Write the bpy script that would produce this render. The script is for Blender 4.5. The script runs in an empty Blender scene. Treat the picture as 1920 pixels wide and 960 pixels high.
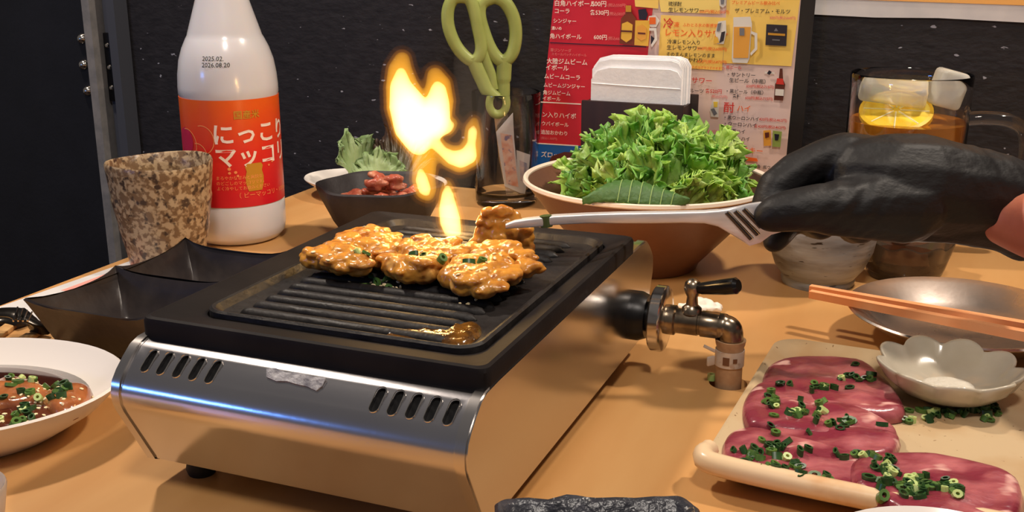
import bpy, bmesh, math, random
from mathutils import Vector, Matrix, noise
from mathutils.bvhtree import BVHTree
random.seed(7)
SC = bpy.context.scene
COL = SC.collection
PI = math.pi
# ------------------------------------------------------------------ camera
FOC, PITCH, CAMH = 2018.0, math.radians(16.2), 0.25
cd = bpy.data.cameras.new('camera'); cam = bpy.data.objects.new('camera', cd); COL.objects.link(cam)
cam.location = (0, 0, CAMH); cam.rotation_euler = (PI/2 - PITCH, 0, 0)
cd.sensor_width = 36.0; cd.lens = 36.0 * FOC / 1920.0; cd.clip_start = 0.02; cd.clip_end = 50
SC.camera = cam
# ------------------------------------------------------------------ world, lamps, exposure
W = bpy.data.worlds.new('room_ambience'); SC.world = W; W.use_nodes = True
W.node_tree.nodes['Background'].inputs[0].default_value = (0.80, 0.74, 0.72, 1)
W.node_tree.nodes['Background'].inputs[1].default_value = 0.16
def lamp(name, loc, target, power, size, colour, size_y=None):
    l = bpy.data.lights.new(name, 'AREA'); l.energy = power; l.size = size; l.color = colour
    if size_y: l.shape = 'RECTANGLE'; l.size_y = size_y
    else: l.shape = 'DISK'
    o = bpy.data.objects.new(name, l); COL.objects.link(o); o.location = loc
    o.rotation_euler = (Vector(target) - Vector(loc)).to_track_quat('-Z', 'Y').to_euler()
    return o
lamp('assumed_ceiling_lamp', (-0.62, 0.98, 1.15), (-0.1, 0.6, 0), 12.0, 0.09, (1.0, 0.86, 0.72))  # unseen lamp, assumed from shadows falling right and forward
lamp('assumed_ceiling_lamp', (0.75, 0.68, 1.20), (0.1, 0.6, 0), 12.0, 0.09, (1.0, 0.86, 0.72))  # unseen lamp, assumed from shadows falling left and forward
lamp('assumed_ceiling_lamp', (0.05, -0.25, 1.35), (0.0, 0.8, 0.1), 9.5, 0.22, (1.0, 0.90, 0.80))  # assumed lamp out of view behind the camera, lights the front faces
lamp('assumed_blue_light', (-1.45, -0.30, 0.36), (-0.15, 0.45, 0.05), 2.4, 0.26, (0.12, 0.32, 1.0), 0.12)  # assumed unseen blue source for the streak on the grill's front; no screen built
vs = SC.view_settings
vs.view_transform = 'Standard'; vs.look = 'None'; vs.gamma = 1.0; vs.use_curve_mapping = False; vs.exposure = 0.0
# ------------------------------------------------------------------ surveying: sight line of the camera -> points in the place
CC = Vector((0, 0, CAMH)); CF = Vector((0, math.cos(PITCH), -math.sin(PITCH))); CU = Vector((0, math.sin(PITCH), math.cos(PITCH)))
def ray(u, v): return CF + Vector((1, 0, 0))*((u-960)/FOC) - CU*((v-480)/FOC)
def PZ(u, v, z=0.0):
    d = ray(u, v); return CC + d*((z-CAMH)/d.z)
def PYY(u, v, y):
    d = ray(u, v); return CC + d*(y/d.y)
ANG = math.radians(-21.76)                       # the table, stove and wall share this heading
E1 = Vector((math.cos(ANG), math.sin(ANG), 0)); E2 = Vector((-math.sin(ANG), math.cos(ANG), 0))
def PW(u, v, p0):                                # sight line meets the upright plane through p0 parallel to the wall
    d = ray(u, v); t = ((Vector(p0)-CC).dot(E2))/d.dot(E2); return CC + d*t
SO = Vector((-0.0474, 0.5424, 0))                # stove centre on the table
def T(a, b, z=0.0): return SO + E1*a + E2*b + Vector((0, 0, z))   # table-aligned coordinates -> world
WALL0 = Vector((-0.056, 1.126, 0))
# ------------------------------------------------------------------ materials
def lin(c):
    return tuple((x/12.92 if x <= 0.04045 else ((x+0.055)/1.055)**2.4) for x in (c[0]/255, c[1]/255, c[2]/255))
MATS = {}
def mat(name, col, rough=0.5, metal=0.0, col2=None, scale=40.0, stretch=(1, 1, 1), ramp=(0.35, 0.65), bump=0.0, bscale=None,
        trans=0.0, ior=1.45, sss=0.0, spec=0.5, coat=0.0, detail=4.0, rough2=None, col3=None, scale3=200.0, ramp3=(0.62, 0.7)):
    if name in MATS: return MATS[name]
    m = bpy.data.materials.new(name); m.use_nodes = True; nt = m.node_tree; N = nt.nodes; K = nt.links
    b = N['Principled BSDF']; c = lin(col)
    b.inputs['Base Color'].default_value = (*c, 1); b.inputs['Roughness'].default_value = rough
    b.inputs['Metallic'].default_value = metal; b.inputs['IOR'].default_value = ior
    b.inputs['Transmission Weight'].default_value = trans; b.inputs['Specular IOR Level'].default_value = spec
    b.inputs['Coat Weight'].default_value = coat; b.inputs['Coat Roughness'].default_value = 0.1
    if sss:
        b.inputs['Subsurface Weight'].default_value = sss; b.inputs['Subsurface Radius'].default_value = (0.006, 0.003, 0.0015); b.inputs['Subsurface Scale'].default_value = 1.0
    if col2 or bump or col3:
        tc = N.new('ShaderNodeTexCoord'); mp = N.new('ShaderNodeMapping'); mp.inputs['Scale'].default_value = stretch
        K.new(tc.outputs['Object'], mp.inputs['Vector'])
    out = None
    if col2:
        nz = N.new('ShaderNodeTexNoise'); nz.inputs['Scale'].default_value = scale; nz.inputs['Detail'].default_value = detail
        K.new(mp.outputs[0], nz.inputs['Vector'])
        r = N.new('ShaderNodeValToRGB'); r.color_ramp.elements[0].position = ramp[0]; r.color_ramp.elements[1].position = ramp[1]
        r.color_ramp.elements[0].color = (*c, 1); r.color_ramp.elements[1].color = (*lin(col2), 1)
        K.new(nz.outputs['Fac'], r.inputs[0]); out = r.outputs[0]
        if rough2 is not None:
            mr = N.new('ShaderNodeMapRange'); mr.inputs[1].default_value = ramp[0]; mr.inputs[2].default_value = ramp[1]
            mr.inputs[3].default_value = rough; mr.inputs[4].default_value = rough2
            K.new(nz.outputs['Fac'], mr.inputs[0]); K.new(mr.outputs[0], b.inputs['Roughness'])
    if col3:
        n3 = N.new('ShaderNodeTexNoise'); n3.inputs['Scale'].default_value = scale3; n3.inputs['Detail'].default_value = 2.0
        K.new(mp.outputs[0], n3.inputs['Vector'])
        r3 = N.new('ShaderNodeValToRGB'); r3.color_ramp.elements[0].position = ramp3[0]; r3.color_ramp.elements[1].position = ramp3[1]
        r3.color_ramp.elements[0].color = (0, 0, 0, 1); r3.color_ramp.elements[1].color = (1, 1, 1, 1)
        K.new(n3.outputs['Fac'], r3.inputs[0])
        mx = N.new('ShaderNodeMix'); mx.data_type = 'RGBA'
        if out is not None: K.new(out, mx.inputs[6])
        else: mx.inputs[6].default_value = (*c, 1)
        mx.inputs[7].default_value = (*lin(col3), 1); K.new(r3.outputs[0], mx.inputs[0]); out = mx.outputs[2]
    if out is not None: K.new(out, b.inputs['Base Color'])
    if bump:
        bn = N.new('ShaderNodeTexNoise'); bn.inputs['Scale'].default_value = bscale or scale; bn.inputs['Detail'].default_value = 3.0
        K.new(mp.outputs[0], bn.inputs['Vector'])
        bp = N.new('ShaderNodeBump'); bp.inputs['Strength'].default_value = bump; bp.inputs['Distance'].default_value = 0.002
        K.new(bn.outputs['Fac'], bp.inputs['Height']); K.new(bp.outputs[0], b.inputs['Normal'])
    MATS[name] = m
    return m
def attr_mat(name, colA, colB, attr='tip', rough=0.5, noise_scale=60, noise_amt=0.5, sss=0.0, bump=0.0):
    """colour runs from colA to colB with a point attribute of the thing itself (e.g. pale rib to green blade)"""
    m = bpy.data.materials.new(name); m.use_nodes = True; nt = m.node_tree; N = nt.nodes; K = nt.links; b = N['Principled BSDF']
    b.inputs['Roughness'].default_value = rough
    at = N.new('ShaderNodeAttribute'); at.attribute_name = attr
    tc = N.new('ShaderNodeTexCoord'); nz = N.new('ShaderNodeTexNoise'); nz.inputs['Scale'].default_value = noise_scale; K.new(tc.outputs['Object'], nz.inputs['Vector'])
    ma = N.new('ShaderNodeMath'); ma.operation = 'MULTIPLY_ADD'; ma.inputs[1].default_value = noise_amt; ma.inputs[2].default_value = -noise_amt/2
    K.new(nz.outputs['Fac'], ma.inputs[0])
    ad = N.new('ShaderNodeMath'); ad.operation = 'ADD'; ad.use_clamp = True; K.new(ma.outputs[0], ad.inputs[0]); K.new(at.outputs['Fac'], ad.inputs[1])
    r = N.new('ShaderNodeValToRGB'); r.color_ramp.elements[0].color = (*lin(colA), 1); r.color_ramp.elements[1].color = (*lin(colB), 1)
    K.new(ad.outputs[0], r.inputs[0]); K.new(r.outputs[0], b.inputs['Base Color'])
    if sss:
        b.inputs['Subsurface Weight'].default_value = sss; b.inputs['Subsurface Radius'].default_value = (0.004, 0.006, 0.001); b.inputs['Subsurface Scale'].default_value = 0.5
    if bump:
        bp = N.new('ShaderNodeBump'); bp.inputs['Strength'].default_value = bump; bp.inputs['Distance'].default_value = 0.002
        n2 = N.new('ShaderNodeTexNoise'); n2.inputs['Scale'].default_value = 250; K.new(tc.outputs['Object'], n2.inputs['Vector'])
        K.new(n2.outputs['Fac'], bp.inputs['Height']); K.new(bp.outputs[0], b.inputs['Normal'])
    MATS[name] = m
    return m
# ------------------------------------------------------------------ mesh helpers
def mesh(name, V, F, sharp=40, smooth=True):
    me = bpy.data.meshes.new(name); me.from_pydata([tuple(v) for v in V], [], F); me.update()
    bm = bmesh.new(); bm.from_mesh(me); bmesh.ops.recalc_face_normals(bm, faces=bm.faces); bm.to_mesh(me); bm.free()
    if smooth:
        me.shade_smooth()
        if sharp: me.set_sharp_from_angle(angle=math.radians(sharp))
    return me
def link(name, me, m, parent=None):
    o = bpy.data.objects.new(name, me); COL.objects.link(o)
    if m is not None and me is not None and not me.materials: me.materials.append(m)
    if parent is not None: o.parent = parent
    return o
def tag(o, label=None, cat=None, group=None, kind=None):
    if label: o['label'] = label
    if cat: o['category'] = cat
    if group: o['group'] = group
    if kind: o['kind'] = kind
    return o
def worldm(o):
    m = o.matrix_basis.copy()
    while o.parent is not None: o = o.parent; m = o.matrix_basis @ m
    return m
def part(name, VF, m, parent, world=False, sharp=40):
    """a mesh under parent; with world=True the vertices are world points"""
    V, F = VF
    if world:
        inv = worldm(parent).inverted(); V = [inv @ Vector(v) for v in V]
    return link(name, mesh(name, V, F, sharp), m, parent)
def thing(name, VF, m, origin, label, cat, group=None, sharp=40, rz=0.0):
    """a top-level mesh; vertices are world points, the origin sits at its base"""
    V, F = VF; o0 = Vector(origin)
    M = Matrix.Translation(o0) @ Matrix.Rotation(rz, 4, 'Z'); inv = M.inverted()
    o = link(name, mesh(name, [inv @ Vector(v) for v in V], F, sharp), m)
    o.location = o0; o.rotation_euler = (0, 0, rz)
    return tag(o, label, cat, group)
def empty(name, loc, rz=0.0, label=None, cat=None, group=None):
    o = bpy.data.objects.new(name, None); COL.objects.link(o); o.location = loc; o.rotation_euler = (0, 0, rz); o.empty_display_size = 0.02
    return tag(o, label, cat, group)
def structure(name, VF, m, sharp=40):
    o = link(name, mesh(name, VF[0], VF[1], sharp), m); o['kind'] = 'structure'; return o
def join(*parts):
    V, F = [], []
    for v, f in parts:
        n = len(V); V += list(v); F += [tuple(i+n for i in q) for q in f]
    return V, F
def xf(VF, M): return [M @ Vector(v) for v in VF[0]], VF[1]
def box(x0, x1, y0, y1, z0, z1):
    V = [(x0,y0,z0),(x1,y0,z0),(x1,y1,z0),(x0,y1,z0),(x0,y0,z1),(x1,y0,z1),(x1,y1,z1),(x0,y1,z1)]
    return V, [(0,3,2,1),(4,5,6,7),(0,1,5,4),(1,2,6,5),(2,3,7,6),(3,0,4,7)]
def bbox(x0, x1, y0, y1, z0, z1, r=0.002, seg=2):
    me = bpy.data.meshes.new('tmp'); V, F = box(x0, x1, y0, y1, z0, z1); me.from_pydata(V, [], F)
    bm = bmesh.new(); bm.from_mesh(me); bmesh.ops.bevel(bm, geom=list(bm.edges), offset=r, segments=seg, profile=0.5, affect='EDGES')
    V = [v.co.copy() for v in bm.verts]; bm.verts.index_update(); F = [tuple(v.index for v in f.verts) for f in bm.faces]
    bm.free(); bpy.data.meshes.remove(me); return V, F
def lathe(prof, n=48, c=(0, 0, 0), closed=False, fn=None):
    """profile [(r,z)...] turned about z; fn(angle, r, z)->(r,z) may shape it"""
    V, F = [], []; k = len(prof)
    for i in range(n):
        a = 2*PI*i/n
        for r, z in prof:
            if fn: r, z = fn(a, r, z)
            V.append((c[0]+r*math.cos(a), c[1]+r*math.sin(a), c[2]+z))
    for i in range(n):
        j = (i+1) % n
        for q in range(k - (0 if closed else 1)):
            p = (q+1) % k
            F.append((i*k+q, j*k+q, j*k+p, i*k+p))
    return V, F
def loft(rings, cap0=True, cap1=True):
    V, F = [], []; n = len(rings[0])
    for r in rings: V += [tuple(p) for p in r]
    for i in range(len(rings)-1):
        for j in range(n):
            k = (j+1) % n; F.append((i*n+j, i*n+k, (i+1)*n+k, (i+1)*n+j))
    if cap0: F.append(tuple(range(n))[::-1])
    if cap1: F.append(tuple((len(rings)-1)*n+j for j in range(n)))
    return V, F
def tube(path, rad, n=12, closed=False, flat=1.0, up=None):
    """tube along points; rad a number or one per point; flat squashes the section along 'up'"""
    P = [Vector(p) for p in path]; k = len(P)
    if not isinstance(rad, (list, tuple)): rad = [rad]*k
    rings = []; ref = Vector(up) if up else None
    prev = None
    for i in range(k):
        if closed: t = P[(i+1) % k]-P[i-1]
        else: t = P[min(i+1, k-1)]-P[max(i-1, 0)]
        t.normalize()
        if ref is not None: b = ref
        elif prev is not None: b = prev
        else: b = Vector((0, 0, 1)) if abs(t.z) < 0.9 else Vector((1, 0, 0))
        s = t.cross(b)
        if s.length < 1e-6: s = t.orthogonal()
        s.normalize(); b = s.cross(t).normalized(); prev = b
        rings.append([P[i]+(s*math.cos(2*PI*j/n)+b*(flat*math.sin(2*PI*j/n)))*rad[i] for j in range(n)])
    if closed:
        V, F = loft(rings+[rings[0]], False, False); return V, F
    return loft(rings)
def smooth_path(pts, per=6, closed=False):
    P = [Vector(p) for p in pts]; n = len(P); out = []
    rng = range(n if closed else n-1)
    for i in rng:
        p0 = P[(i-1) % n] if closed or i > 0 else P[i]; p1 = P[i]; p2 = P[(i+1) % n]; p3 = P[(i+2) % n] if closed or i+2 < n else P[(i+1) % n]
        for j in range(per):
            t = j/per
            out.append(0.5*((2*p1)+(p2-p0)*t+(2*p0-5*p1+4*p2-p3)*t*t+(3*p1-p0-3*p2+p3)*t*t*t))
    if not closed: out.append(P[-1])
    return out
def rrect(x0, x1, y0, y1, r, z, n=8):
    out = []
    for cx, cy, a0 in ((x1-r, y1-r, 0), (x0+r, y1-r, PI/2), (x0+r, y0+r, PI), (x1-r, y0+r, 1.5*PI)):
        for i in range(n+1):
            a = a0+PI/2*i/n; out.append(Vector((cx+r*math.cos(a), cy+r*math.sin(a), z)))
    return out
def icos(c, r, sub=2, sc=(1, 1, 1)):
    bm = bmesh.new(); bmesh.ops.create_icosphere(bm, subdivisions=sub, radius=1.0)
    V = [(c[0]+v.co.x*r*sc[0], c[1]+v.co.y*r*sc[1], c[2]+v.co.z*r*sc[2]) for v in bm.verts]; F = [tuple(v.index for v in f.verts) for f in bm.faces]
    bm.free(); return V, F
def chain(pts, rads, step=0.35, sub=2):
    """a run of overlapping balls following points with radii"""
    out = []
    for i in range(len(pts)-1):
        a, b = Vector(pts[i]), Vector(pts[i+1]); L = (b-a).length; k = max(1, int(L/(step*min(rads[i], rads[i+1]))))
        for j in range(k):
            t = j/k; out.append(icos(a.lerp(b, t), rads[i]*(1-t)+rads[i+1]*t, sub))
    out.append(icos(pts[-1], rads[-1], sub)); return join(*out)
def fuse(VF, voxel, smooth=4, disp=None, dscale=100.0):
    """melt overlapping shapes into one continuous skin"""
    me = bpy.data.meshes.new('tmp'); me.from_pydata([tuple(v) for v in VF[0]], [], VF[1])
    o = bpy.data.objects.new('tmp', me); COL.objects.link(o)
    r = o.modifiers.new('r', 'REMESH'); r.mode = 'VOXEL'; r.voxel_size = voxel
    if smooth:
        s = o.modifiers.new('s', 'SMOOTH'); s.factor = 0.5; s.iterations = smooth
    dg = bpy.context.evaluated_depsgraph_get(); e = o.evaluated_get(dg); m2 = e.to_mesh()
    V = [v.co.copy() for v in m2.vertices]; F = [tuple(p.vertices) for p in m2.polygons]
    if disp:
        nr = [v.normal.copy() for v in m2.vertices]
        V = [v+n*(disp*noise.noise(v*dscale)) for v, n in zip(V, nr)]
    e.to_mesh_clear(); bpy.data.objects.remove(o); bpy.data.meshes.remove(me)
    return V, F
def cut(me, cutter):
    """subtract a mesh from another (a real opening)"""
    a = bpy.data.objects.new('a', me); b = bpy.data.objects.new('b', cutter); COL.objects.link(a); COL.objects.link(b)
    md = a.modifiers.new('b', 'BOOLEAN'); md.object = b; md.operation = 'DIFFERENCE'; md.solver = 'EXACT'
    dg = bpy.context.evaluated_depsgraph_get(); out = bpy.data.meshes.new_from_object(a.evaluated_get(dg))
    bpy.data.objects.remove(a); bpy.data.objects.remove(b); return out
def pad(outline, z0, th, rings=9, per=5, wob=0.0, wsc=60.0, edge=5.0, seed=0, bend=None):
    """soft slab: closed outline (world xy), flat below, rounded and uneven above"""
    pts = smooth_path([Vector((p[0], p[1], 0)) for p in outline], per, True); n = len(pts)
    c = sum(pts, Vector())/n; V, F = [], []
    so = Vector((seed*3.7, seed*1.3, seed*2.1))
    def top(p, r):
        h = th*(1-r**edge)**0.5 if r < 1 else 0
        return z0+h+wob*noise.noise(Vector((p.x, p.y, 0))*wsc+so)*(1-r**4)+(bend(p) if bend else 0)
    V.append((c.x, c.y, top(c, 0)))
    for k in range(1, rings+1):
        r = (k/rings)**0.75
        for p in pts:
            q = c.lerp(p, r); V.append((q.x, q.y, top(q, r*0.999)))
    for j in range(n): F.append((0, 1+j, 1+(j+1) % n))
    for k in range(rings-1):
        for j in range(n):
            a = 1+k*n+j; b = 1+k*n+(j+1) % n; F.append((a, a+n, b+n, b))
    b0 = len(V)
    for p in pts:
        q = c.lerp(p, 0.97); V.append((q.x, q.y, z0+(bend(q) if bend else 0)))
    for j in range(n):
        a = 1+(rings-1)*n+j; b = 1+(rings-1)*n+(j+1) % n; F.append((a, b0+j, b0+(j+1) % n, b))
    F.append(tuple(b0+j for j in range(n)))
    return V, F
def text(body, size, bold=0.0, space=1.0):
    cu = bpy.data.curves.new('tmp', 'FONT'); cu.body = body; cu.size = size; cu.offset = bold*size; cu.space_character = space
    cu.resolution_u = 2
    o = bpy.data.objects.new('tmp', cu); COL.objects.link(o)
    dg = bpy.context.evaluated_depsgraph_get(); e = o.evaluated_get(dg); me = e.to_mesh()
    V = [v.co.copy() for v in me.vertices]; F = [tuple(p.vertices) for p in me.polygons]
    e.to_mesh_clear(); bpy.data.objects.remove(o); bpy.data.curves.remove(cu); return V, F
SURF = []
def bvh_of(objs):
    V, F = [], []
    for o in objs:
        M = worldm(o); n = len(V); V += [M @ v.co for v in o.data.vertices]; F += [tuple(i+n for i in p.vertices) for p in o.data.polygons]
    return BVHTree.FromPolygons(V, F)
def drop(tree, x, y, z=0.5):
    h = tree.ray_cast(Vector((x, y, z)), Vector((0, 0, -1)))
    return h[0], h[1]
# ------------------------------------------------------------------ shared materials
wood = mat('table_wood', (208, 160, 102), 0.42, col2=(192, 138, 80), scale=9, stretch=(2.2, 0.35, 1), bump=0.06, bscale=60, coat=0.1, ramp=(0.3, 0.7))
wallm = mat('black_wood', (34, 31, 34), 0.62, col2=(23, 20, 23), scale=90, stretch=(0.65, 1, 1.25), bump=0.35, bscale=150, col3=(150, 150, 160), scale3=130, ramp3=(0.705, 0.725))
black_ceramic = mat('black_ceramic', (34, 29, 30), 0.3, col2=(46, 40, 39), scale=60, bump=0.12, bscale=120)
steel = mat('stainless_steel', (190, 186, 182), 0.24, 1.0, col2=(150, 148, 150), scale=60, bump=0.03, bscale=300)
chrome = mat('chrome', (214, 208, 200), 0.16, 1.0)
brass = mat('dull_nickel', (168, 152, 132), 0.26, 1.0, col2=(120, 106, 90), scale=120)
iron = mat('cast_iron', (22, 19, 19), 0.45, col2=(32, 28, 27), scale=70, bump=0.3, bscale=180, rough2=0.62, spec=0.35)
enamel = mat('black_enamel', (23, 20, 21), 0.6, col2=(32, 28, 28), scale=25, bump=0.08, bscale=140, spec=0.12)
white_glaze = mat('white_glaze', (232, 224, 216), 0.22, sss=0.0)
glass = mat('clear_glass', (250, 250, 250), 0.02, trans=1.0, ior=1.45)
dark = mat('slot_shade_black', (6, 6, 7), 0.9)  # near-black that stands for the unlit inside of the vent slots
# ================================================================== THE SETTING
TL, TR, TF, TBK = -0.368, 0.95, -0.75, None
tb = (WALL0 - SO).dot(E2) - 0.002
hole_c = (0.1448, 0.1102)
V, F = box(TL, TR, TF, tb, -0.035, 0.0)
cy = lathe([(0, -0.06), (0.0112, -0.06), (0.0112, 0.02), (0, 0.02)], 32, (hole_c[0], hole_c[1], 0))
cm = bpy.data.meshes.new('c'); cm.from_pydata(cy[0], [], cy[1]); bmx = bmesh.new(); bmx.from_mesh(cm); bmesh.ops.remove_doubles(bmx, verts=bmx.verts, dist=1e-6); bmesh.ops.recalc_face_normals(bmx, faces=bmx.faces); bmx.to_mesh(cm); bmx.free()
table = empty('dining_table', SO, ANG, 'light orange-brown wooden table under all the dishes', 'table')
tm = cut(mesh('tabletop', V, F, None, False), cm); tm.materials.clear()
top = link('tabletop', tm, wood, table)
for a in (TL+0.06, TR-0.06):
    for b in (TF+0.06, tb-0.06):
        part('leg', bbox(a-0.025, a+0.025, b-0.025, b+0.025, -0.72, -0.035), wood, table)
def wallpt(s, off=0.0, z=0.0): return WALL0 + E1*s - E2*off + Vector((0, 0, z))
def wallbox(s0, s1, o0, o1, z0, z1):
    V = [wallpt(s, o, z) for z in (z0, z1) for s, o in ((s0, o0), (s1, o0), (s1, o1), (s0, o1))]
    return V, [(0,3,2,1),(4,5,6,7),(0,1,5,4),(1,2,6,5),(2,3,7,6),(3,0,4,7)]
def place_wall(name, s0, s1, o0, o1, z0, z1, m, parent=None):
    o = link(name, mesh(name, *box(s0, s1, -o1, -o0, z0, z1)), m, parent)
    if parent is None: o.location = WALL0; o.rotation_euler = (0, 0, ANG); o['kind'] = 'structure'
    return o
place_wall('wall_back', -2.0, 1.6, -0.1, 0.0, -0.72, 1.7, wallm)
fl = structure('floor', box(-2.6, 2.6, -2.6, 2.2, -0.76, -0.72), mat('floor_boards', (70, 52, 40), 0.6, col2=(56, 42, 33), scale=6, stretch=(1, 6, 1)))
# the dark door at the left, its grey frame and hinge
def ws(u, v, off=0.0):
    p = PW(u, v, WALL0 - E2*off); return (p-WALL0).dot(E1), p.z
s_edge = ws(186, 245, 0.03)[0]
door = empty('door_1', wallpt(s_edge-0.45, 0, -0.72), ANG); door['kind'] = 'structure'
def doorpart(name, VF, m, par=None):   # vertices given as (s, offset towards room, z)
    V = [wallpt(s, o, z) for s, o, z in VF[0]]
    return part(name, (V, VF[1]), m, par or door, world=True)
door_black = mat('door_black', (22, 22, 28), 0.5, col2=(17, 17, 22), scale=20, bump=0.1, bscale=150)
greym = mat('grey_metal', (134, 130, 128), 0.5, 0.0, col2=(116, 114, 114), scale=80)
darkgrey = mat('dark_grey_metal', (66, 68, 76), 0.5, 0.0)
doorpart('door_leaf', box(s_edge-0.95, s_edge-0.006, 0.0, 0.028, -0.70, 1.5), door_black)
doorpart('door_edge_strip', box(s_edge-0.0055, s_edge+0.0055, 0.0, 0.031, -0.70, 1.5), greym)
for uv in ((150, 73), (153, 122), (161, 171)):
    s, z = ws(uv[0], uv[1], 0.032)
    V, F = lathe([(0.0, 0.006), (0.003, 0.0055), (0.0055, 0.003), (0.0062, 0.0), (0.0062, -0.003)], 16)
    doorpart('bolt', ([(s+x, 0.031+z2-0.003, z+y) for x, y, z2 in V], F), chrome)
frame = link('trim_1', mesh('trim_1', *join(box(s_edge+0.0075, s_edge+0.020, -0.012, 0.0, -0.70, 1.5), box(s_edge+0.0215, s_edge+0.033, -0.022, 0.0, -0.70, 1.5))), darkgrey)
frame.location = WALL0; frame.rotation_euler = (0, 0, ANG); frame['kind'] = 'structure'
sh, zh1 = ws(197, 62, 0.02); _, zh0 = ws(203, 190, 0.02)
hinge = link('hinge', mesh('hinge', *bbox(s_edge+0.008, s_edge+0.019, -0.017, -0.012, zh0, zh1, 0.001)), mat('hinge_dark', (24, 24, 26), 0.4, 0.7), frame)
for f in (0.2, 0.5, 0.82):
    V, F = lathe([(0.0, 0.002), (0.002, 0.0016), (0.003, 0.0)], 12)
    link('screw', mesh('screw', [(s_edge+0.0135+x, -0.017-z, zh0+(zh1-zh0)*f+y) for x, y, z in V], F), chrome, hinge)
# poster on the wall, upper right
pw = empty('wall_poster', wallpt(0.62, 0, 0.25), ANG, 'white and orange paper poster pinned on the black wall above the drink mug', 'poster')
paper = mat('paper_white', (214, 210, 208), 0.6, col2=(198, 196, 196), scale=30)
pA = [ws(1502, 26, 0.003), ws(1640, 33, 0.003), ws(1760, 34, 0.003), ws(1930, 43, 0.003), ws(2080, 49, 0.003)]
pB = [(s, 0.52) for s, z in pA]
def sheet(poly, o0, th):
    n = len(poly); V = [(s, o0, z) for s, z in poly]+[(s, o0+th, z) for s, z in poly]
    return V, [tuple(range(n)), tuple(range(n, 2*n))[::-1]]+[(i, (i+1) % n, n+(i+1) % n, n+i) for i in range(n)]
def on_wall(name, poly, o0, th, m, par):
    V, F = sheet(poly, o0, th); return part(name, ([wallpt(s, o, z) for s, o, z in V], F), m, par, world=True, sharp=30)
on_wall('sheet', pA+pB[::-1], 0.001, 0.001, paper, pw)
zs = ws(1560, -3, 0.003)[1]
on_wall('orange_band', [(pA[0][0]+0.006, zs), (pA[-1][0], zs-0.004), (pA[-1][0], 0.5), (pA[0][0]+0.006, 0.5)], 0.002, 0.0006, mat('poster_orange', (240, 178, 96), 0.55), pw)
# ================================================================== THE STOVE
stove = empty('gas_grill', SO, ANG, 'stainless steel table gas grill with black ribbed plate in the middle of the table', 'grill')
prof_f = [(-0.100, 0.0745), (-0.113, 0.0740), (-0.1185, 0.0722), (-0.124, 0.0680), (-0.1290, 0.0635), (-0.1325, 0.0592), (-0.1341, 0.0545), (-0.1338, 0.0495), (-0.1320, 0.0450), (-0.1150, 0.0135), (-0.112, 0.0120)]
prof_b = [(0.134, 0.0120), (0.137, 0.0135), (0.1530, 0.0450), (0.1550, 0.0495), (0.1552, 0.0545), (0.1540, 0.0596), (0.1505, 0.0635), (0.144, 0.0690), (0.139, 0.0725), (0.134, 0.0740), (0.120, 0.0745)]
prof = prof_f+prof_b
def extr(profile, x0, x1): return loft([[Vector((x0, b, z)) for b, z in profile], [Vector((x1, b, z)) for b, z in profile]])
def grow(profile, d):
    out = []; n = len(profile)
    for i in range(n):
        p, q = Vector(profile[i-1]), Vector(profile[(i+1) % n]); t = (q-p).normalized()
        out.append((profile[i][0]-t.y*-d*1.0 if False else profile[i][0]+(-d if profile[i][0] < 0.01 else d), profile[i][1]+(d if profile[i][1] > 0.056 else 0)))
    return out
XL, XR = -0.0855, 0.0795
body_me = mesh('body', *extr(prof, XL, XR), 30)
# vent slots: cut into the sloping front, near-black fills paint the shade inside
sl_n = Vector((0, -0.0122, 0.0130)).normalized()       # outward normal of the sloping face
sl_d = Vector((0, 0.0130, 0.0122)).normalized()        # up the slope
slot_x = [-0.0768+0.00875*i for i in range(5)]+[0.0405+0.0084*i for i in range(5)]
def stadium(cx, L, Wd, depth0, depth1, n=8):
    c = Vector((cx, -0.1240, 0.0682)); out = []
    for a in [PI*i/n for i in range(n+1)]: out.append((Wd*math.cos(a), L+Wd*math.sin(a)))
    for a in [PI+PI*i/n for i in range(n+1)]: out.append((Wd*math.cos(a), -L+Wd*math.sin(a)))
    lean = 0.10
    f = lambda d: [c+Vector((x+y*lean, 0, 0))+sl_d*y+sl_n*d for x, y in out]
    return f, out
cutV = []
for x in slot_x:
    f, o_ = stadium(x, 0.0036, 0.0021, 0, 0); cutV.append(loft([f(-0.004), f(0.006)]))
cme = mesh('cut', *join(*cutV), None, False)
body_me = cut(body_me, cme); body_me.materials.clear()
bmx = bmesh.new(); bmx.from_mesh(body_me); bmx.to_mesh(body_me); bmx.free(); body_me.shade_smooth(); body_me.set_sharp_from_angle(angle=math.radians(25))
panel = mat('brushed_panel', (208, 205, 206), 0.17, 1.0, col2=(188, 186, 190), scale=9, stretch=(1, 1, 1), bump=0.015, bscale=200, rough2=0.21)
link('body', body_me, panel, stove)
for x in slot_x:
    f, o_ = stadium(x, 0.0036, 0.00205, 0, 0)
    vs_ = part('vent_slot', loft([f(-0.0038), f(-0.0022)]), dark, stove)
    f2, _ = stadium(x, 0.0036, 0.0023, 0, 0)
    part('slot_rim', tube(f2(0.0001), 0.00028, 6, True), chrome, vs_)
side_prof = grow(prof, 0.0009)
for x0, x1 in ((-0.0915, XL), (XR, 0.0855)):
    V, F = extr(side_prof, x0, x1)
    me = mesh('side_plate', V, F, 30)
    bm = bmesh.new(); bm.from_mesh(me); bmesh.ops.bevel(bm, geom=[e for e in bm.edges if abs(e.verts[0].co.x-e.verts[1].co.x) < 1e-6], offset=0.0008, segments=2, affect='EDGES'); bm.to_mesh(me); bm.free()
    me.shade_smooth(); me.set_sharp_from_angle(angle=math.radians(28))
    link('side_plate', me, mat('side_steel', (196, 192, 190), 0.2, 1.0), stove)
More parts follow.
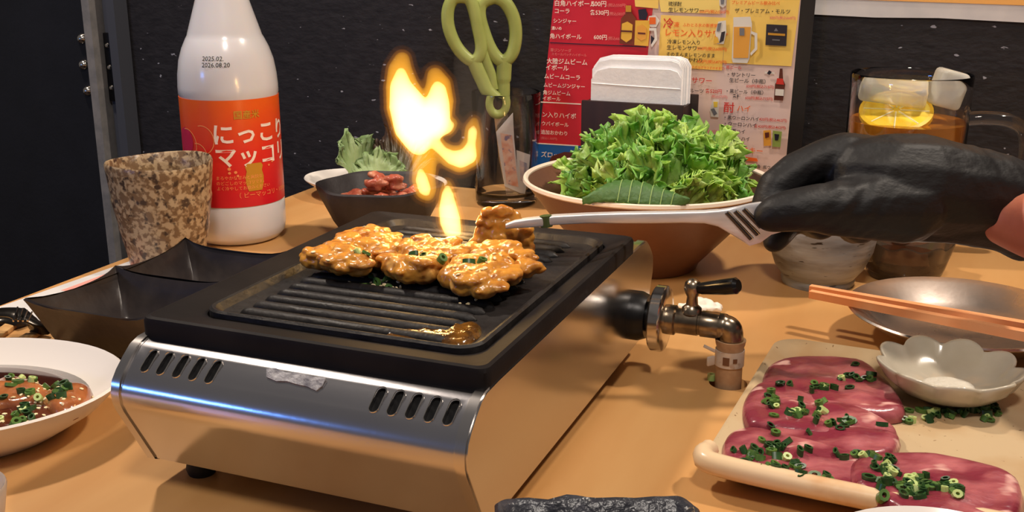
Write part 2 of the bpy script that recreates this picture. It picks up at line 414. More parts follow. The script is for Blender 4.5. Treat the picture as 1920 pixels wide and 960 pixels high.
for a in (-0.074, 0.068):
    for b in (-0.098, 0.118):
        part('foot', lathe([(0, 0), (0.0065, 0), (0.0075, 0.003), (0.006, 0.0125), (0, 0.0125)], 16, (a, b, 0)), mat('rubber', (18, 18, 20), 0.6), stove)
# the torn sticker on the slope
st = [(-0.0160, 0.0052), (-0.0120, 0.0062), (-0.006, 0.0050), (0.0, 0.0058), (0.0075, 0.0051), (0.0135, 0.0055), (0.0133, 0.0015), (0.0115, -0.0008), (0.006, 0.0004), (0.001, 0.0006), (-0.004, 0.0012), (-0.009, 0.0004), (-0.0145, 0.0016)]
sp = lambda d: [Vector((x, -0.1240, 0.0682))+sl_d*y+sl_n*d for x, y in st]
part('sticker_remnant', loft([sp(-0.0002), sp(0.0005)]), mat('torn_sticker', (176, 174, 176), 0.8, col2=(112, 110, 116), scale=220, bump=0.6, bscale=400), stove, sharp=20)
# black tray on top: upright wall, wide sloping flange
rx0, rx1, ry0, ry1 = -0.0905, 0.0850, -0.1125, 0.1125
ix0, ix1, iy0, iy1 = -0.0735, 0.0715, -0.0925, 0.1045
tray = loft([rrect(rx0+.001, rx1-.001, ry0+.001, ry1-.001, 0.004, 0.0700), rrect(rx0, rx1, ry0, ry1, 0.005, 0.0720), rrect(rx0, rx1, ry0, ry1, 0.005, 0.0815),
             rrect(rx0+.0007, rx1-.0007, ry0+.0007, ry1-.0007, 0.005, 0.0832), rrect(rx0+.0024, rx1-.0024, ry0+.0024, ry1-.0024, 0.005, 0.0838), rrect(rx0+.0042, rx1-.0042, ry0+.0042, ry1-.0042, 0.0045, 0.0830),
             rrect(ix0-.002, ix1+.002, iy0-.002, iy1+.002, 0.012, 0.0806), rrect(ix0, ix1, iy0, iy1, 0.012, 0.0796), rrect(ix0+.0005, ix1-.0005, iy0+.0005, iy1-.0005, 0.012, 0.0755)], True, True)
part('tray', tray, enamel, stove, sharp=30)
plate = loft([rrect(ix0+.0006, ix1-.0006, iy0+.0006, iy1-.0006, 0.012, 0.0757), rrect(ix0+.0008, ix1-.0008, iy0+.0008, iy1-.0008, 0.012, 0.0822), rrect(ix0+.002, ix1-.002, iy0+.002, iy1-.002, 0.011, 0.0832),
              rrect(ix0+.0035, ix1-.0035, iy0+.0035, iy1-.0035, 0.010, 0.0828), rrect(ix0+.006, ix1-.006, iy0+.006, iy1-.006, 0.009, 0.0795), rrect(ix0+.009, ix1-.009, iy0+.009, iy1-.009, 0.008, 0.0790)], True, True)
gp = part('grill_plate', plate, iron, stove, sharp=30)
def ridge(x0, x1, y, w, h, z):
    R = []
    for t, k in ((0, 0.25), (0.02, 0.8), (0.05, 1), (0.95, 1), (0.98, 0.8), (1, 0.25)):
        x = x0+(x1-x0)*t
        R.append([Vector((x, y+w*k*math.cos(a), z+h*k*math.sin(a))) for a in [PI*i/6 for i in range(7)]]+[Vector((x, y-w*k, z-0.001)), Vector((x, y+w*k, z-0.001))])
    return loft(R)
for i in range(17):
    y = -0.079+0.0105*i
    part('ridge', ridge(-0.058, 0.052, y, 0.0036, 0.0036, 0.0788), iron, gp)
oilm = mat('cooking_oil', (120, 76, 20), 0.08, col2=(60, 36, 12), scale=130, bump=0.5, bscale=260, coat=0.6)
ol = [(0.050, -0.082), (0.060, -0.080), (0.062, -0.066), (0.055, -0.052), (0.050, -0.058), (0.047, -0.070), (0.028, -0.076), (0.022, -0.083)]
w_ = [T(a, b) for a, b in ol]
part('oil_puddle', pad([(p.x, p.y) for p in w_], 0.0788, 0.0030, wob=0.0016, wsc=260, seed=3), oilm, stove, world=True)
# gas tap on the right side
def ax(prof, a0, b, z, m, name, par=stove, n=28):   # turned about the e1 axis
    V, F = lathe(prof, n); return part(name, ([(a0+p[2], b+p[0], z+p[1]) for p in V], F), m, par)
tb_, tz_ = 0.1102, 0.0350
black_metal = mat('black_metal', (20, 19, 20), 0.35, 0.3)
ax([(0, 0), (0.0150, 0), (0.0150, 0.005), (0.013, 0.010), (0, 0.010)], 0.0850, tb_, tz_, black_metal, 'tap_socket')
fl_ = ax([(0, 0), (0.0190, 0), (0.0200, 0.001), (0.0200, 0.0065), (0.0190, 0.0075), (0.013, 0.0085), (0, 0.0085)], 0.0985, tb_, tz_, chrome, 'tap_flange')
ax([(0, -0.006), (0.009, -0.006), (0.009, 0.0)], 0.0985, tb_, tz_, black_metal, 'tap_neck')
pipe = ax([(0, 0.0), (0.0090, 0.0), (0.0090, 0.005), (0.0076, 0.006), (0.0076, 0.019), (0.0070, 0.0192), (0.0070, 0.0205), (0.0078, 0.0208), (0.0078, 0.031), (0.0070, 0.032), (0, 0.032)], 0.1065, tb_, tz_, brass, 'tap_body')
V, F = lathe([(0, 0), (0.0062, 0), (0.0058, 0.003), (0.0036, 0.005), (0.0032, 0.010), (0.0046, 0.0125), (0.0052, 0.0155), (0.0046, 0.0185), (0.0025, 0.0205), (0, 0.021)], 20, (0.1210, tb_, tz_+0.0060))
stem = part('tap_stem', (V, F), brass, stove)
lv = [(0.1235, tb_-0.001, tz_+0.0215), (0.127, tb_-0.002, tz_+0.0222), (0.133, tb_-0.004, tz_+0.0240), (0.141, tb_-0.007, tz_+0.0264), (0.1475, tb_-0.009, tz_+0.0284), (0.1492, tb_-0.0095, tz_+0.0289)]
part('tap_lever', tube(lv, [0.0026, 0.0036, 0.0041, 0.0047, 0.0049, 0.0034], 16), mat('black_plastic', (16, 14, 15), 0.22), stem)
el = smooth_path([(0.1375, tb_, tz_), (0.1405, tb_, tz_), (0.1438, tb_, tz_-0.0012), (0.1448, tb_, tz_-0.0052), (0.1448, tb_, tz_-0.010), (0.1448, tb_, tz_-0.018)], 5)
part('elbow', tube(el, [0.0076]*6+[0.0072]*(len(el)-6), 18), brass, pipe)
# hose and its clamp
hose_w = T(*hole_c)
hose = empty('gas_hose', hose_w+Vector((0, 0, -0.034)), ANG, 'beige rubber gas hose rising from the round hole in the table beside the grill', 'hose')
hm = mat('beige_rubber', (206, 170, 132), 0.5, col2=(180, 138, 100), scale=90)
part('tube', lathe([(0.0074, 0.0), (0.0078, 0.0), (0.0078, 0.0565), (0.0086, 0.0590), (0.0090, 0.0615), (0.0074, 0.0615), (0.0074, 0.0)], 28, (0, 0, 0), True), hm, hose)
cl = part('clamp', lathe([(0.0079, 0.046), (0.0086, 0.046), (0.0086, 0.0555), (0.0079, 0.0555)], 28, (0, 0, 0), True), mat('worn_clamp', (222, 206, 190), 0.35, 0.3, col2=(170, 120, 80), scale=160, ramp=(0.55, 0.75)), hose)
def on_hose(ang, z, w, h, name, m, par, pr=0.0006):
    R = []
    for zz in (z-h, z+h): R.append([Vector(((0.0084+d)*math.cos(ang+s), (0.0084+d)*math.sin(ang+s), zz)) for d, s in ((0, -w), (pr, -w), (pr, 0), (pr, w), (0, w))])
    return part(name, loft(R), m, par)
rust = mat('rusty_slot', (120, 78, 50), 0.6)
on_hose(-1.62, 0.0505, 0.22, 0.0024, 'clamp_slot', rust, cl)
on_hose(-1.02, 0.0510, 0.14, 0.0013, 'clamp_slot', rust, cl)
part('clamp_ear', xf(bbox(-0.0052, 0.0, -0.0008, 0.0008, -0.0026, 0.0030, 0.0004), Matrix.Translation((-0.0080, -0.0050, 0.0490)) @ Matrix.Rotation(0.9, 4, 'Z')), MATS['worn_clamp'], hose)
part('clamp_ear', xf(bbox(-0.0075, 0.0, -0.0006, 0.0006, -0.0009, 0.0009, 0.0003), Matrix.Translation((-0.0082, -0.0020, 0.0535)) @ Matrix.Rotation(0.35, 4, 'Y')), MATS['worn_clamp'], hose)
# ================================================================== LEFT: bottle, cup, divided dish
# --- makgeolli bottle
BC = Vector((-0.2425, 0.924, 0)); BR = 0.0417
bott = empty('makgeolli_bottle', BC, 0, 'white plastic rice-wine bottle with an orange-red wraparound label', 'bottle')
bp_ = [(0, 0.002), (0.030, 0.002), (0.034, 0.0), (0.039, 0.002), (0.0432, 0.007), (0.0447, 0.014), (0.0447, 0.034), (0.0442, 0.0352), (0.0442, 0.1265), (0.0447, 0.1278), (0.0447, 0.134), (0.0440, 0.144), (0.0420, 0.156), (0.0385, 0.166), (0.0345, 0.1738), (0.0330, 0.1762),
       (0.0322, 0.1790), (0.0285, 0.190), (0.0245, 0.202), (0.0212, 0.212), (0.0180, 0.224), (0.0158, 0.236), (0.0150, 0.246), (0.0165, 0.248), (0.0165, 0.251), (0.0145, 0.252), (0.0145, 0.256), (0, 0.256)]
bottle_m = mat('milky_plastic', (214, 212, 216), 0.2, sss=0.25, spec=0.5, coat=0.3)
bp_ = [(r*0.933, z) for r, z in bp_]
part('body', lathe(bp_, 64), bottle_m, bott, sharp=50)
part('cap', lathe([(0, 0.274), (0.0145, 0.274), (0.0160, 0.2725), (0.0160, 0.2570), (0.0148, 0.2560), (0, 0.2560)], 36), white_glaze, bott)
fa = math.atan2(-BC.y, -BC.x)                   # heading from the bottle to the viewer's seat
# label: orange at the top to crimson below (printed)
lm = bpy.data.materials.new('bottle_label'); lm.use_nodes = True; N = lm.node_tree.nodes; K = lm.node_tree.links; b = N['Principled BSDF']; b.inputs['Roughness'].default_value = 0.3
tc = N.new('ShaderNodeTexCoord'); sx = N.new('ShaderNodeSeparateXYZ'); mr = N.new('ShaderNodeMapRange'); mr.inputs[1].default_value = 0.0352; mr.inputs[2].default_value = 0.1265
nz = N.new('ShaderNodeTexNoise'); nz.inputs['Scale'].default_value = 45; ma = N.new('ShaderNodeMath'); ma.operation = 'MULTIPLY_ADD'; ma.inputs[1].default_value = 0.35; ma.inputs[2].default_value = -0.17
ad = N.new('ShaderNodeMath'); rp = N.new('ShaderNodeValToRGB'); rp.color_ramp.elements[0].color = (*lin((205, 28, 44)), 1); rp.color_ramp.elements[1].color = (*lin((232, 96, 26)), 1)
e_ = rp.color_ramp.elements.new(0.5); e_.color = (*lin((226, 50, 36)), 1)
K.new(tc.outputs['Object'], sx.inputs[0]); K.new(sx.outputs[2], mr.inputs[0]); K.new(tc.outputs['Object'], nz.inputs['Vector']); K.new(nz.outputs['Fac'], ma.inputs[0]); K.new(mr.outputs[0], ad.inputs[0]); K.new(ma.outputs[0], ad.inputs[1]); K.new(ad.outputs[0], rp.inputs[0]); K.new(rp.outputs[0], b.inputs['Base Color'])
label = part('label', lathe([(BR-0.0004, 0.0356), (BR, 0.0356), (BR, 0.1260), (BR-0.0004, 0.1260)], 96, (0, 0, 0), True), lm, bott)
def wrap(VF, a0, z0, r, par, m, name):           # lay flat print round the bottle; angle grows to the right as seen
    V = [(r*math.cos(fa+a0+v[0]/BR), r*math.sin(fa+a0+v[0]/BR), z0+v[1]) for v in VF[0]]
    return part(name, (V, VF[1]), m, par)
ink_white = mat('ink_white', (246, 228, 214), 0.5); ink_gold = mat('ink_gold', (196, 140, 40), 0.45); ink_black = mat('ink_black', (30, 28, 30), 0.5); ink_pale = mat('ink_pale_orange', (244, 150, 90), 0.5); ink_lilac = mat('ink_crimson', (190, 24, 70), 0.5)
wrap(text('にっこり', 0.0190, 0.022), -0.40, 0.0910, BR+0.0004, label, ink_white, 'lettering')
wrap(text('マッコリ', 0.0190, 0.022), -0.38, 0.0720, BR+0.0004, label, ink_white, 'lettering')
wrap(text('（ ビーマッコリ・1000ml ）', 0.0052), -0.02, 0.0440, BR+0.0004, label, ink_pale, 'lettering')
wrap(text('国産米', 0.0075, 0.02), 0.05, 0.1110, BR+0.0004, label, ink_gold, 'lettering')
for i, t in enumerate(('まろやかな甘みと爽快な', 'のどごしのマッコリです。', 'よく冷やしてお飲みください')):
    wrap(text(t, 0.0036), -0.38, 0.0600-0.0045*i, BR+0.0004, label, ink_pale, 'lettering')
def disc(cx, cy_, rx, ry, n=20, rows=8):
    V = [(cx+rx*math.sqrt(max(0, 1-(2*j/rows-1)**2))*(2*i/8-1), cy_+ry*(2*j/rows-1), 0) for j in range(rows+1) for i in range(9)]
    return V, [(j*9+i, j*9+i+1, j*9+i+10, j*9+i+9) for j in range(rows) for i in range(8)]
jar = [(-.006, 0), (.006, 0), (.0078, .006), (.0082, .012), (.0068, .017), (.0080, .021), (.0062, .0235), (-.0062, .0235), (-.0080, .021), (-.0068, .017), (-.0082, .012), (-.0078, .006)]
jw = [(0, .0060), (.006, .0078), (.012, .0082), (.017, .0068), (.021, .0080), (.0235, .0062)]
jv = [(w*(2*i/8-1), y, 0) for y, w in jw for i in range(9)]
wrap((jv, [(j*9+i, j*9+i+1, j*9+i+10, j*9+i+9) for j in range(5) for i in range(8)]), 0.40, 0.0490, BR+0.0004, label, ink_gold, 'jar_emblem')
for x, z, r in ((-0.10, 0.0690, .0014), (-0.10, 0.0655, .0012), (0.02, 0.0660, .0013), (0.06, 0.0630, .0010), (0.85, 0.0715, .001), (0.75, 0.0690, .0009)): wrap(disc(0, 0, r, r, 10), x, z, BR+0.0004, label, ink_pale, 'dot')
for k, (a0, z0, r) in enumerate(((-0.62, 0.093, .011), (-0.75, 0.080, .009), (-1.05, 0.088, .012))):
    V, F = tube([(r*math.cos(t), r*1.1*math.sin(t), 0) for t in [-1.9+0.25*i for i in range(16)]], 0.0004, 4); wrap(V and ([(v[0], v[1], 0) for v in V], F), a0, z0, BR+0.0004, label, ink_pale, 'swirl')
wrap(disc(0, 0, 0.011, 0.012, 24), -1.12, 0.0905, BR+0.00035, label, ink_lilac, 'seal')
# stamped dates on the shoulder (follows the body's taper)
def stamp(VF, a0, z0):
    out = []
    for v in VF[0]:
        z = z0+v[1]; r = BR
        for (r0, za), (r1, zb) in zip(bp_[9:16], bp_[10:17]):
            if za <= z <= zb: r = r0+(r1-r0)*(z-za)/(zb-za)
        a = fa+a0+v[0]/r; out.append(((r+0.0005)*math.cos(a), (r+0.0005)*math.sin(a), z))
    part('date_stamp', (out, VF[1]), ink_black, bott)
stamp(text('2025.02.', 0.0052), -0.52, 0.1580); stamp(text('2026.08.20', 0.0052), -0.52, 0.1530)
# --- speckled stoneware cup
CCp = Vector((-0.2785, 0.836, 0.0008))
speck = mat('speckled_stoneware', (176, 152, 120), 0.32, col2=(120, 94, 68), scale=230, ramp=(0.44, 0.56), bump=0.25, bscale=220, col3=(70, 54, 44), scale3=160, ramp3=(0.56, 0.66), detail=2)
cup_p = [(0, 0), (0.030, 0), (0.0315, 0.002), (0.0345, 0.018), (0.0372, 0.030), (0.0380, 0.0335), (0.0378, 0.0362), (0.0398, 0.046), (0.0414, 0.0545), (0.0418, 0.0575), (0.0414, 0.0600), (0.0428, 0.070), (0.0442, 0.082), (0.0445, 0.0862), (0.0436, 0.0880), (0.0424, 0.0868), (0.0405, 0.070), (0.036, 0.035), (0.031, 0.008), (0, 0.006)]
V, F = lathe([(r*0.915, z*0.965) for r, z in cup_p], 56, tuple(CCp), fn=lambda a, r, z: (r*(1+0.008*math.sin(2*a+1)), z+0.0012*math.sin(a*2)*(z/0.088)))
thing('tea_cup', (V, F), speck, CCp, 'speckled brown stoneware tea cup in front of the white bottle', 'cup')
# --- black two-compartment sauce dish
dz = Vector((0, 0, 0))
dish = empty('sauce_dish', T(-0.2225, 0.0660), ANG, 'matte black rectangular dish with two compartments left of the grill', 'dish')
hx, hy = 0.047, 0.078
def concave(hx, hy, z, lift, pull, n=12):
    pts = []
    cs = [(hx, hy), (-hx, hy), (-hx, -hy), (hx, -hy)]
    for k in range(4):
        a, b_ = Vector(cs[k]), Vector(cs[(k+1) % 4])
        nrm = Vector((-(b_-a).y, (b_-a).x)).normalized()
        for i in range(n):
            t = i/n; q = a.lerp(b_, t); s = 1-(2*t-1)**2
            q += nrm*pull*s
            pts.append(Vector((q.x, q.y, z+lift*(2*t-1)**4)))
    return pts
outer = [concave(hx*0.68, hy*0.78, 0.0, 0, 0.002), concave(hx*0.74, hy*0.83, 0.004, 0, 0.002), concave(hx*0.97, hy*0.98, 0.031, 0.004, 0.004), concave(hx, hy, 0.0335, 0.005, 0.004), concave(hx*0.975, hy*0.985, 0.0345, 0.005, 0.004)]
part('outside', loft(outer, True, False), black_ceramic, dish, sharp=60)
def basin(y0, y1):
    cyb = (y0+y1)/2; h = (y1-y0)/2
    R = []
    for f, z, l in ((1, 0.0345, 0.004), (0.9, 0.028, 0.002), (0.66, 0.0085, 0), (0.5, 0.0065, 0)):
        R.append([p+Vector((0, cyb, 0)) for p in concave(hx*0.975*f, h*f, z, l, 0.002*f)])
    return loft(R, False, True)
part('compartment', basin(-hy*0.985, 0.002), black_ceramic, dish, sharp=60)
part('compartment', basin(0.002, hy*0.985), black_ceramic, dish, sharp=60)
saucem = mat('dark_sauce', (14, 8, 6), 0.06, coat=0.5)
part('sauce', lathe([(0, 0.0105), (0.0235, 0.0105), (0.0235, 0.0085)], 32, (0.004, -0.040, 0)), saucem, dish)
# --- printed sheet at the table edge
sh_ = empty('printed_sheet', T(-0.33, 0.10), ANG, 'white printed sheet lying along the table edge beneath the black dish and cup', 'paper')
ql = [(-0.366, 0.036), (-0.357, 0.190), (-0.285, 0.186), (-0.292, 0.030)]
def flatpoly(q, z0, th): return loft([[T(a, b, z0) for a, b in q], [T(a, b, z0+th) for a, b in q]])
part('sheet', flatpoly(ql, 0.0001, 0.0006), paper, sh_, world=True)
pk = mat('print_pink', (226, 150, 138), 0.6)
part('print_block', flatpoly([(-0.352, 0.10), (-0.350, 0.172), (-0.336, 0.171), (-0.338, 0.10)], 0.0007, 0.0001), pk, sh_, world=True)
V, F = text('MENU', 0.013, 0.03); part('lettering', ([T(-0.337-v[1]+0.006, 0.080+v[0], 0.00085) for v in V], F), ink_black, sh_, world=True)
# --- steel tongs, shade put into their dark colour, and wooden chopsticks, far left
dk = mat('shaded_steel', (70, 66, 62), 0.25, 0.9, col2=(50, 46, 42), scale=60)
ut = empty('tongs', PZ(20, 610, 0), 0, 'steel tongs with ribbed grip, coloured dark for shade, lying at the left table edge', 'tongs')
pth = [PZ(-120, 612, 0.012), PZ(-60, 596, 0.016), PZ(0, 586, 0.018), PZ(35, 588, 0.018), PZ(62, 602, 0.012), PZ(78, 622, 0.003)]
part('upper_arm', tube(smooth_path(pth, 5), [0.0055]*5+[0.006]*5+[0.0075]*5+[0.009]*5+[0.0095]*5+[0.008], 12, flat=0.32, up=(0, 0, 1)), dk, ut, world=True)
pth2 = [PZ(-120, 628, 0.004), PZ(-40, 606, 0.004), PZ(10, 598, 0.004), PZ(45, 606, 0.0035)]
part('lower_arm', tube(smooth_path(pth2, 5), 0.006, 12, flat=0.3, up=(0, 0, 1)), dk, ut, world=True)
for i in range(4):
    u = 30+9*i
    part('grip_rib', tube([PZ(u-5, 602, 0.0205), PZ(u+3, 576+i*3, 0.0215)], 0.0006, 6), chrome, ut, world=True)
lightwood = mat('pale_wood', (222, 176, 116), 0.55, col2=(204, 152, 92), scale=30, stretch=(4, 4, 0.6))
for (a, b_, lb) in (((-50, 668), (22, 614), 'pale wooden chopstick nearest the left frame edge, under the dark tongs'), ((6, 664), (96, 612), 'middle pale wooden chopstick between the dark tongs and white dish'), ((70, 668), (126, 630), 'pale wooden chopstick beside the foot of the black divided dish')):
    p, q = PZ(a[0], a[1], 0), PZ(b_[0], b_[1], 0); d = (q-p).normalized(); L = (q-p).length; ang = math.atan2(d.y, d.x)
    V, F = bbox(0, L, -0.0042, 0.0042, 0.0, 0.0032, 0.0008); M = Matrix.Translation(p) @ Matrix.Rotation(ang, 4, 'Z')
    thing('wooden_chopstick', xf((V, F), M), lightwood, p, lb, 'chopstick', 'wooden chopsticks at the left', rz=ang)
# ================================================================== BACK ROW
# --- white oval plate with a frilly leaf
def ellipse_lathe(prof, c, sx, sy, rz, n=56, fn=None):
    V, F = lathe(prof, n, fn=fn); M = Matrix.Translation(c) @ Matrix.Rotation(rz, 4, 'Z') @ Matrix.Diagonal((sx, sy, 1, 1))
    return xf((V, F), M)
plate_p = [(0, 0), (0.60, 0), (0.64, 0.003), (0.80, 0.008), (0.985, 0.0165), (1.0, 0.0180), (0.99, 0.0190), (0.96, 0.0182), (0.80, 0.0115), (0.62, 0.0062), (0, 0.0050)]
wpc = Vector((-0.140, 1.078, 0))
thing('oval_plate', ellipse_lathe(plate_p, wpc, 0.078, 0.052, ANG), white_glaze, wpc, 'small white oval plate behind the dark bowl by the wall', 'plate')
def leaf(L, Wd, ruffle, freq, curl, seed, nu=84, nv=20, cup=0.35):
    """a frilled salad leaf fanning out along +y from its stem; returns mesh data and per-point tip value"""
    rs = random.Random(seed); ph = [rs.uniform(0, 6.28) for _ in range(8)]; V, F, tip = [], [], []; tm_ = min(1.25, Wd/L*2.0)
    for j in range(nv+1):
        v = (j/nv)**0.85
        for i in range(nu+1):
            u = 2*i/nu-1; th = u*tm_; e = v**3.2
            R = L*(1-0.22*u*u)*(1+0.05*math.sin(freq*5*u+ph[0])*v)
            nz1 = noise.noise(Vector((u*freq*3.2, v*2.2, seed*3.1))); nz2 = noise.noise(Vector((u*freq*7.0+9, v*4.5, seed*1.9))); nz3 = noise.noise(Vector((u*freq*15, v*8, seed*0.7))); nz4 = noise.noise(Vector((u*freq*7.0, v*4.5+30, seed*2.3)))
            e2 = v**7; hf = freq*2.1
            w1 = noise.noise(Vector((u*hf*6.0, v*3.0, seed*1.1))); w2 = noise.noise(Vector((u*hf*6.0+17, v*3.0, seed*2.7)))
            rag = 1+0.14*v*nz1+e2*(0.10*nz3+0.06*w2)
            rr = R*v*rag; x = rr*math.sin(th)*0.9; y = rr*math.cos(th)
            z = -curl*L*v*v+cup*Wd*u*u*v*(1-0.4*v)
            z += ruffle*(v**2*1.6*noise.noise(Vector((u*freq*1.5, v*2.2, seed*4.4)))+e*1.7*nz1+e2*(3.0*w1))
            s_ = ruffle*e2*2.4*w2; x += s_*math.cos(th); y -= s_*math.sin(th)
            nn = noise.noise(Vector((x*110+seed, y*110, seed*1.7)))*0.0022*v
            V.append(Vector((x, y, z+nn))); tip.append(min(1.0, max(0.0, v*1.12-0.12-0.22*math.exp(-(u*6)**2))))
    for j in range(nv):
        for i in range(nu):
            a = j*(nu+1)+i; F.append((a, a+1, a+nu+2, a+nu+1))
    return V, F, tip
def leaf_mesh(name, L, Wd, ruffle, freq, curl, seed, m, **k):
    V, F, tip = leaf(L, Wd, ruffle, freq, curl, seed, **k); me = bpy.data.meshes.new(name); me.from_pydata([tuple(v) for v in V], [], F)
    at = me.attributes.new('tip', 'FLOAT', 'POINT'); at.data.foreach_set('value', tip); me.shade_smooth(); me.materials.append(m); return me
lettm = attr_mat('lettuce_green', (210, 226, 136), (96, 156, 58), rough=0.42, noise_scale=70, noise_amt=0.7, sss=0.25, bump=0.3)
lettp = attr_mat('lettuce_yellow_green', (226, 234, 160), (152, 194, 80), rough=0.42, noise_scale=70, noise_amt=0.7, sss=0.25, bump=0.3)
kalem = attr_mat('pale_frill_green', (178, 194, 142), (130, 156, 104), rough=0.5, noise_scale=60, noise_amt=0.6, sss=0.2, bump=0.3)
redleafm = attr_mat('bronze_leaf', (96, 92, 58), (66, 46, 36), rough=0.5, noise_scale=60, noise_amt=0.6, bump=0.3)
def put_leaf(me, loc, heading, elev, twist, label, cat, group=None, name='lettuce_leaf', thick=0.0006, sc=1.0):
    o = bpy.data.objects.new(name, me); COL.objects.link(o)
    M = Matrix.Rotation(heading-PI/2, 4, 'Z') @ Matrix.Rotation(elev, 4, 'X') @ Matrix.Rotation(twist, 4, 'Y')
    o.rotation_euler = M.to_euler(); o.location = loc; o.scale = (sc, sc, sc)
    s = o.modifiers.new('thickness', 'SOLIDIFY'); s.thickness = thick; s.offset = 0
    return tag(o, label, cat, group)
put_leaf(leaf_mesh('garnish_leaf', 0.058, 0.024, 0.0045, 1.4, -0.1, 101, kalem), wpc+Vector((-0.012, -0.006, 0.008)), math.radians(128), 1.12, 0.25, 'pale green frilly leaf standing up on the small white oval plate', 'leaf', name='garnish_leaf')
put_leaf(leaf_mesh('garnish_leaf', 0.044, 0.030, 0.004, 1.5, -0.1, 102, kalem), wpc+Vector((0.004, -0.014, 0.008)), math.radians(95), 1.0, -0.2, 'short curled pale green leaf lying lowest on the small oval plate', 'leaf', name='garnish_leaf')
put_leaf(leaf_mesh('garnish_leaf', 0.072, 0.026, 0.005, 2, 0.1, 103, redleafm), wpc+Vector((0.022, -0.006, 0.006)), math.radians(75), 1.0, 0.3, 'bronze-green leaf on the oval plate just behind the flames', 'leaf', name='garnish_leaf')
# --- dark bowl with kimchi
kc = Vector((-0.116, 0.925, 0)); bowl_black = mat('charcoal_stoneware', (46, 42, 44), 0.55, col2=(36, 33, 35), scale=60, bump=0.15, bscale=200)
def hexish(a, r, z): return r*(1+0.045*math.cos(6*a+0.6)*(z/0.045)), z
V, F = lathe([(0, 0), (0.030, 0), (0.033, 0.003), (0.042, 0.016), (0.0515, 0.036), (0.0545, 0.0445), (0.0545, 0.0475), (0.0515, 0.0485), (0.0480, 0.0460), (0.0400, 0.022), (0.030, 0.012), (0, 0.010)], 60, tuple(kc), fn=hexish)
thing('stoneware_bowl', (V, F), bowl_black, kc, 'charcoal stoneware bowl of kimchi behind the grill', 'bowl')
kim = mat('kimchi', (176, 88, 66), 0.3, col2=(216, 156, 124), scale=90, bump=0.5, bscale=160, sss=0.15, ramp=(0.4, 0.7))
rk = random.Random(5)
KP = [(-0.022, -0.012, 0), (0.0, -0.018, 0), (0.018, -0.010, 0), (-0.012, 0.006, 0), (0.008, 0.008, 0), (0.026, 0.008, 0), (-0.004, -0.004, .012), (0.012, -0.002, .012), (0.002, 0.010, .013)]
for i, (x, y, z) in enumerate(KP):
    balls = []
    for k in range(9):
        a = rk.uniform(0, 6.28); d = rk.uniform(0, 0.009)
        balls.append(icos((kc.x+x+d*math.cos(a), kc.y+y+d*math.sin(a), 0.035+z+rk.uniform(-.004, .006)), rk.uniform(.0035, .0065), 1, (1.3, 1, .7)))
    thing('kimchi_piece', fuse(join(*balls), 0.0013, 3, 0.0022, 160), kim, (kc.x+x, kc.y+y, 0.027+z), 'glossy red-brown kimchi piece heaped in the charcoal bowl', 'kimchi', 'kimchi in the charcoal bowl', sharp=0)
# --- tumbler with scissors and packets
gc = Vector((-0.006, 1.052, 0))
V, F = lathe([(0, 0), (0.0275, 0), (0.0298, 0.0015), (0.0305, 0.005), (0.0320, 0.055), (0.0338, 0.110), (0.0334, 0.1115), (0.0326, 0.110), (0.0306, 0.055), (0.0288, 0.014), (0.024, 0.0105), (0, 0.0100)], 48, tuple(gc))
thing('glass_tumbler', (V, F), glass, gc, 'clear glass tumbler holding scissors and paper packets', 'tumbler')
sy = 1.052
sc_ = empty('kitchen_scissors', PYY(945, 372, sy), 0, 'kitchen scissors with lime-green handles standing in the glass tumbler', 'scissors')
sg = mat('lime_plastic', (150, 160, 84), 0.4, col2=(162, 172, 96), scale=40, bump=0.05, bscale=200)
def spx(pts, y): return [PYY(u, v, y) for u, v in pts]
px_m = 0.00053
Lp = smooth_path(spx([(868, -6), (850, -2), (840, 20), (841, 50), (852, 80), (868, 102), (886, 114), (899, 104), (902, 84), (896, 52), (889, 20), (881, 0)], sy), 5, True)
part('handle', tube(Lp, 11.5*px_m, 12, True, flat=0.8, up=(0, 1, 0)), sg, sc_, world=True)
Rp = smooth_path(spx([(922, -4), (904, 6), (899, 28), (907, 60), (920, 92), (936, 112), (950, 112), (962, 96), (967, 66), (963, 34), (950, 8), (936, -3)], sy+.004), 5, True)
part('handle', tube(Rp, 12*px_m, 12, True, flat=0.8, up=(0, 1, 0)), sg, sc_, world=True)
part('shank', tube(smooth_path(spx([(886, 108), (894, 128), (904, 150), (914, 170), (930, 186)], sy), 5), [13*px_m]*10+[13*px_m]*11, 12, flat=0.7, up=(0, 1, 0)), sg, sc_, world=True)
part('shank', tube(smooth_path(spx([(946, 108), (945, 128), (944, 150), (944, 172), (943, 196)], sy+.004), 5), [14*px_m]*11+[12*px_m]*10, 12, flat=0.7, up=(0, 1, 0)), sg, sc_, world=True)
part('shank', tube(smooth_path(spx([(905, 60), (906, 84), (911, 110), (921, 140), (926, 168)], sy+.002), 5), [9*px_m]*21, 10, flat=0.7, up=(0, 1, 0)), sg, sc_, world=True)
part('ring', tube(smooth_path([PYY(933+17*math.cos(t), 204+19*math.sin(t), sy) for t in [2*PI*i/12 for i in range(12)]], 3, True), 7.5*px_m, 10, True, flat=0.8, up=(0, 1, 0)), sg, sc_, world=True)
blade = [(925, 218), (946, 214), (962, 300), (962, 372), (952, 374), (936, 300)]
part('blade', loft([spx(blade, sy-.0006), spx(blade, sy+.0006)]), steel, sc_, world=True, sharp=20)
blade = [(932, 216), (950, 214), (968, 300), (972, 368), (962, 372), (944, 300)]
part('blade', loft([spx(blade, sy+.0008), spx(blade, sy+.002)]), steel, sc_, world=True, sharp=20)
pkm = mat('packet_print', (206, 130, 104), 0.5, col2=(224, 200, 186), scale=110, col3=(120, 110, 150), scale3=130, ramp3=(0.60, 0.66))
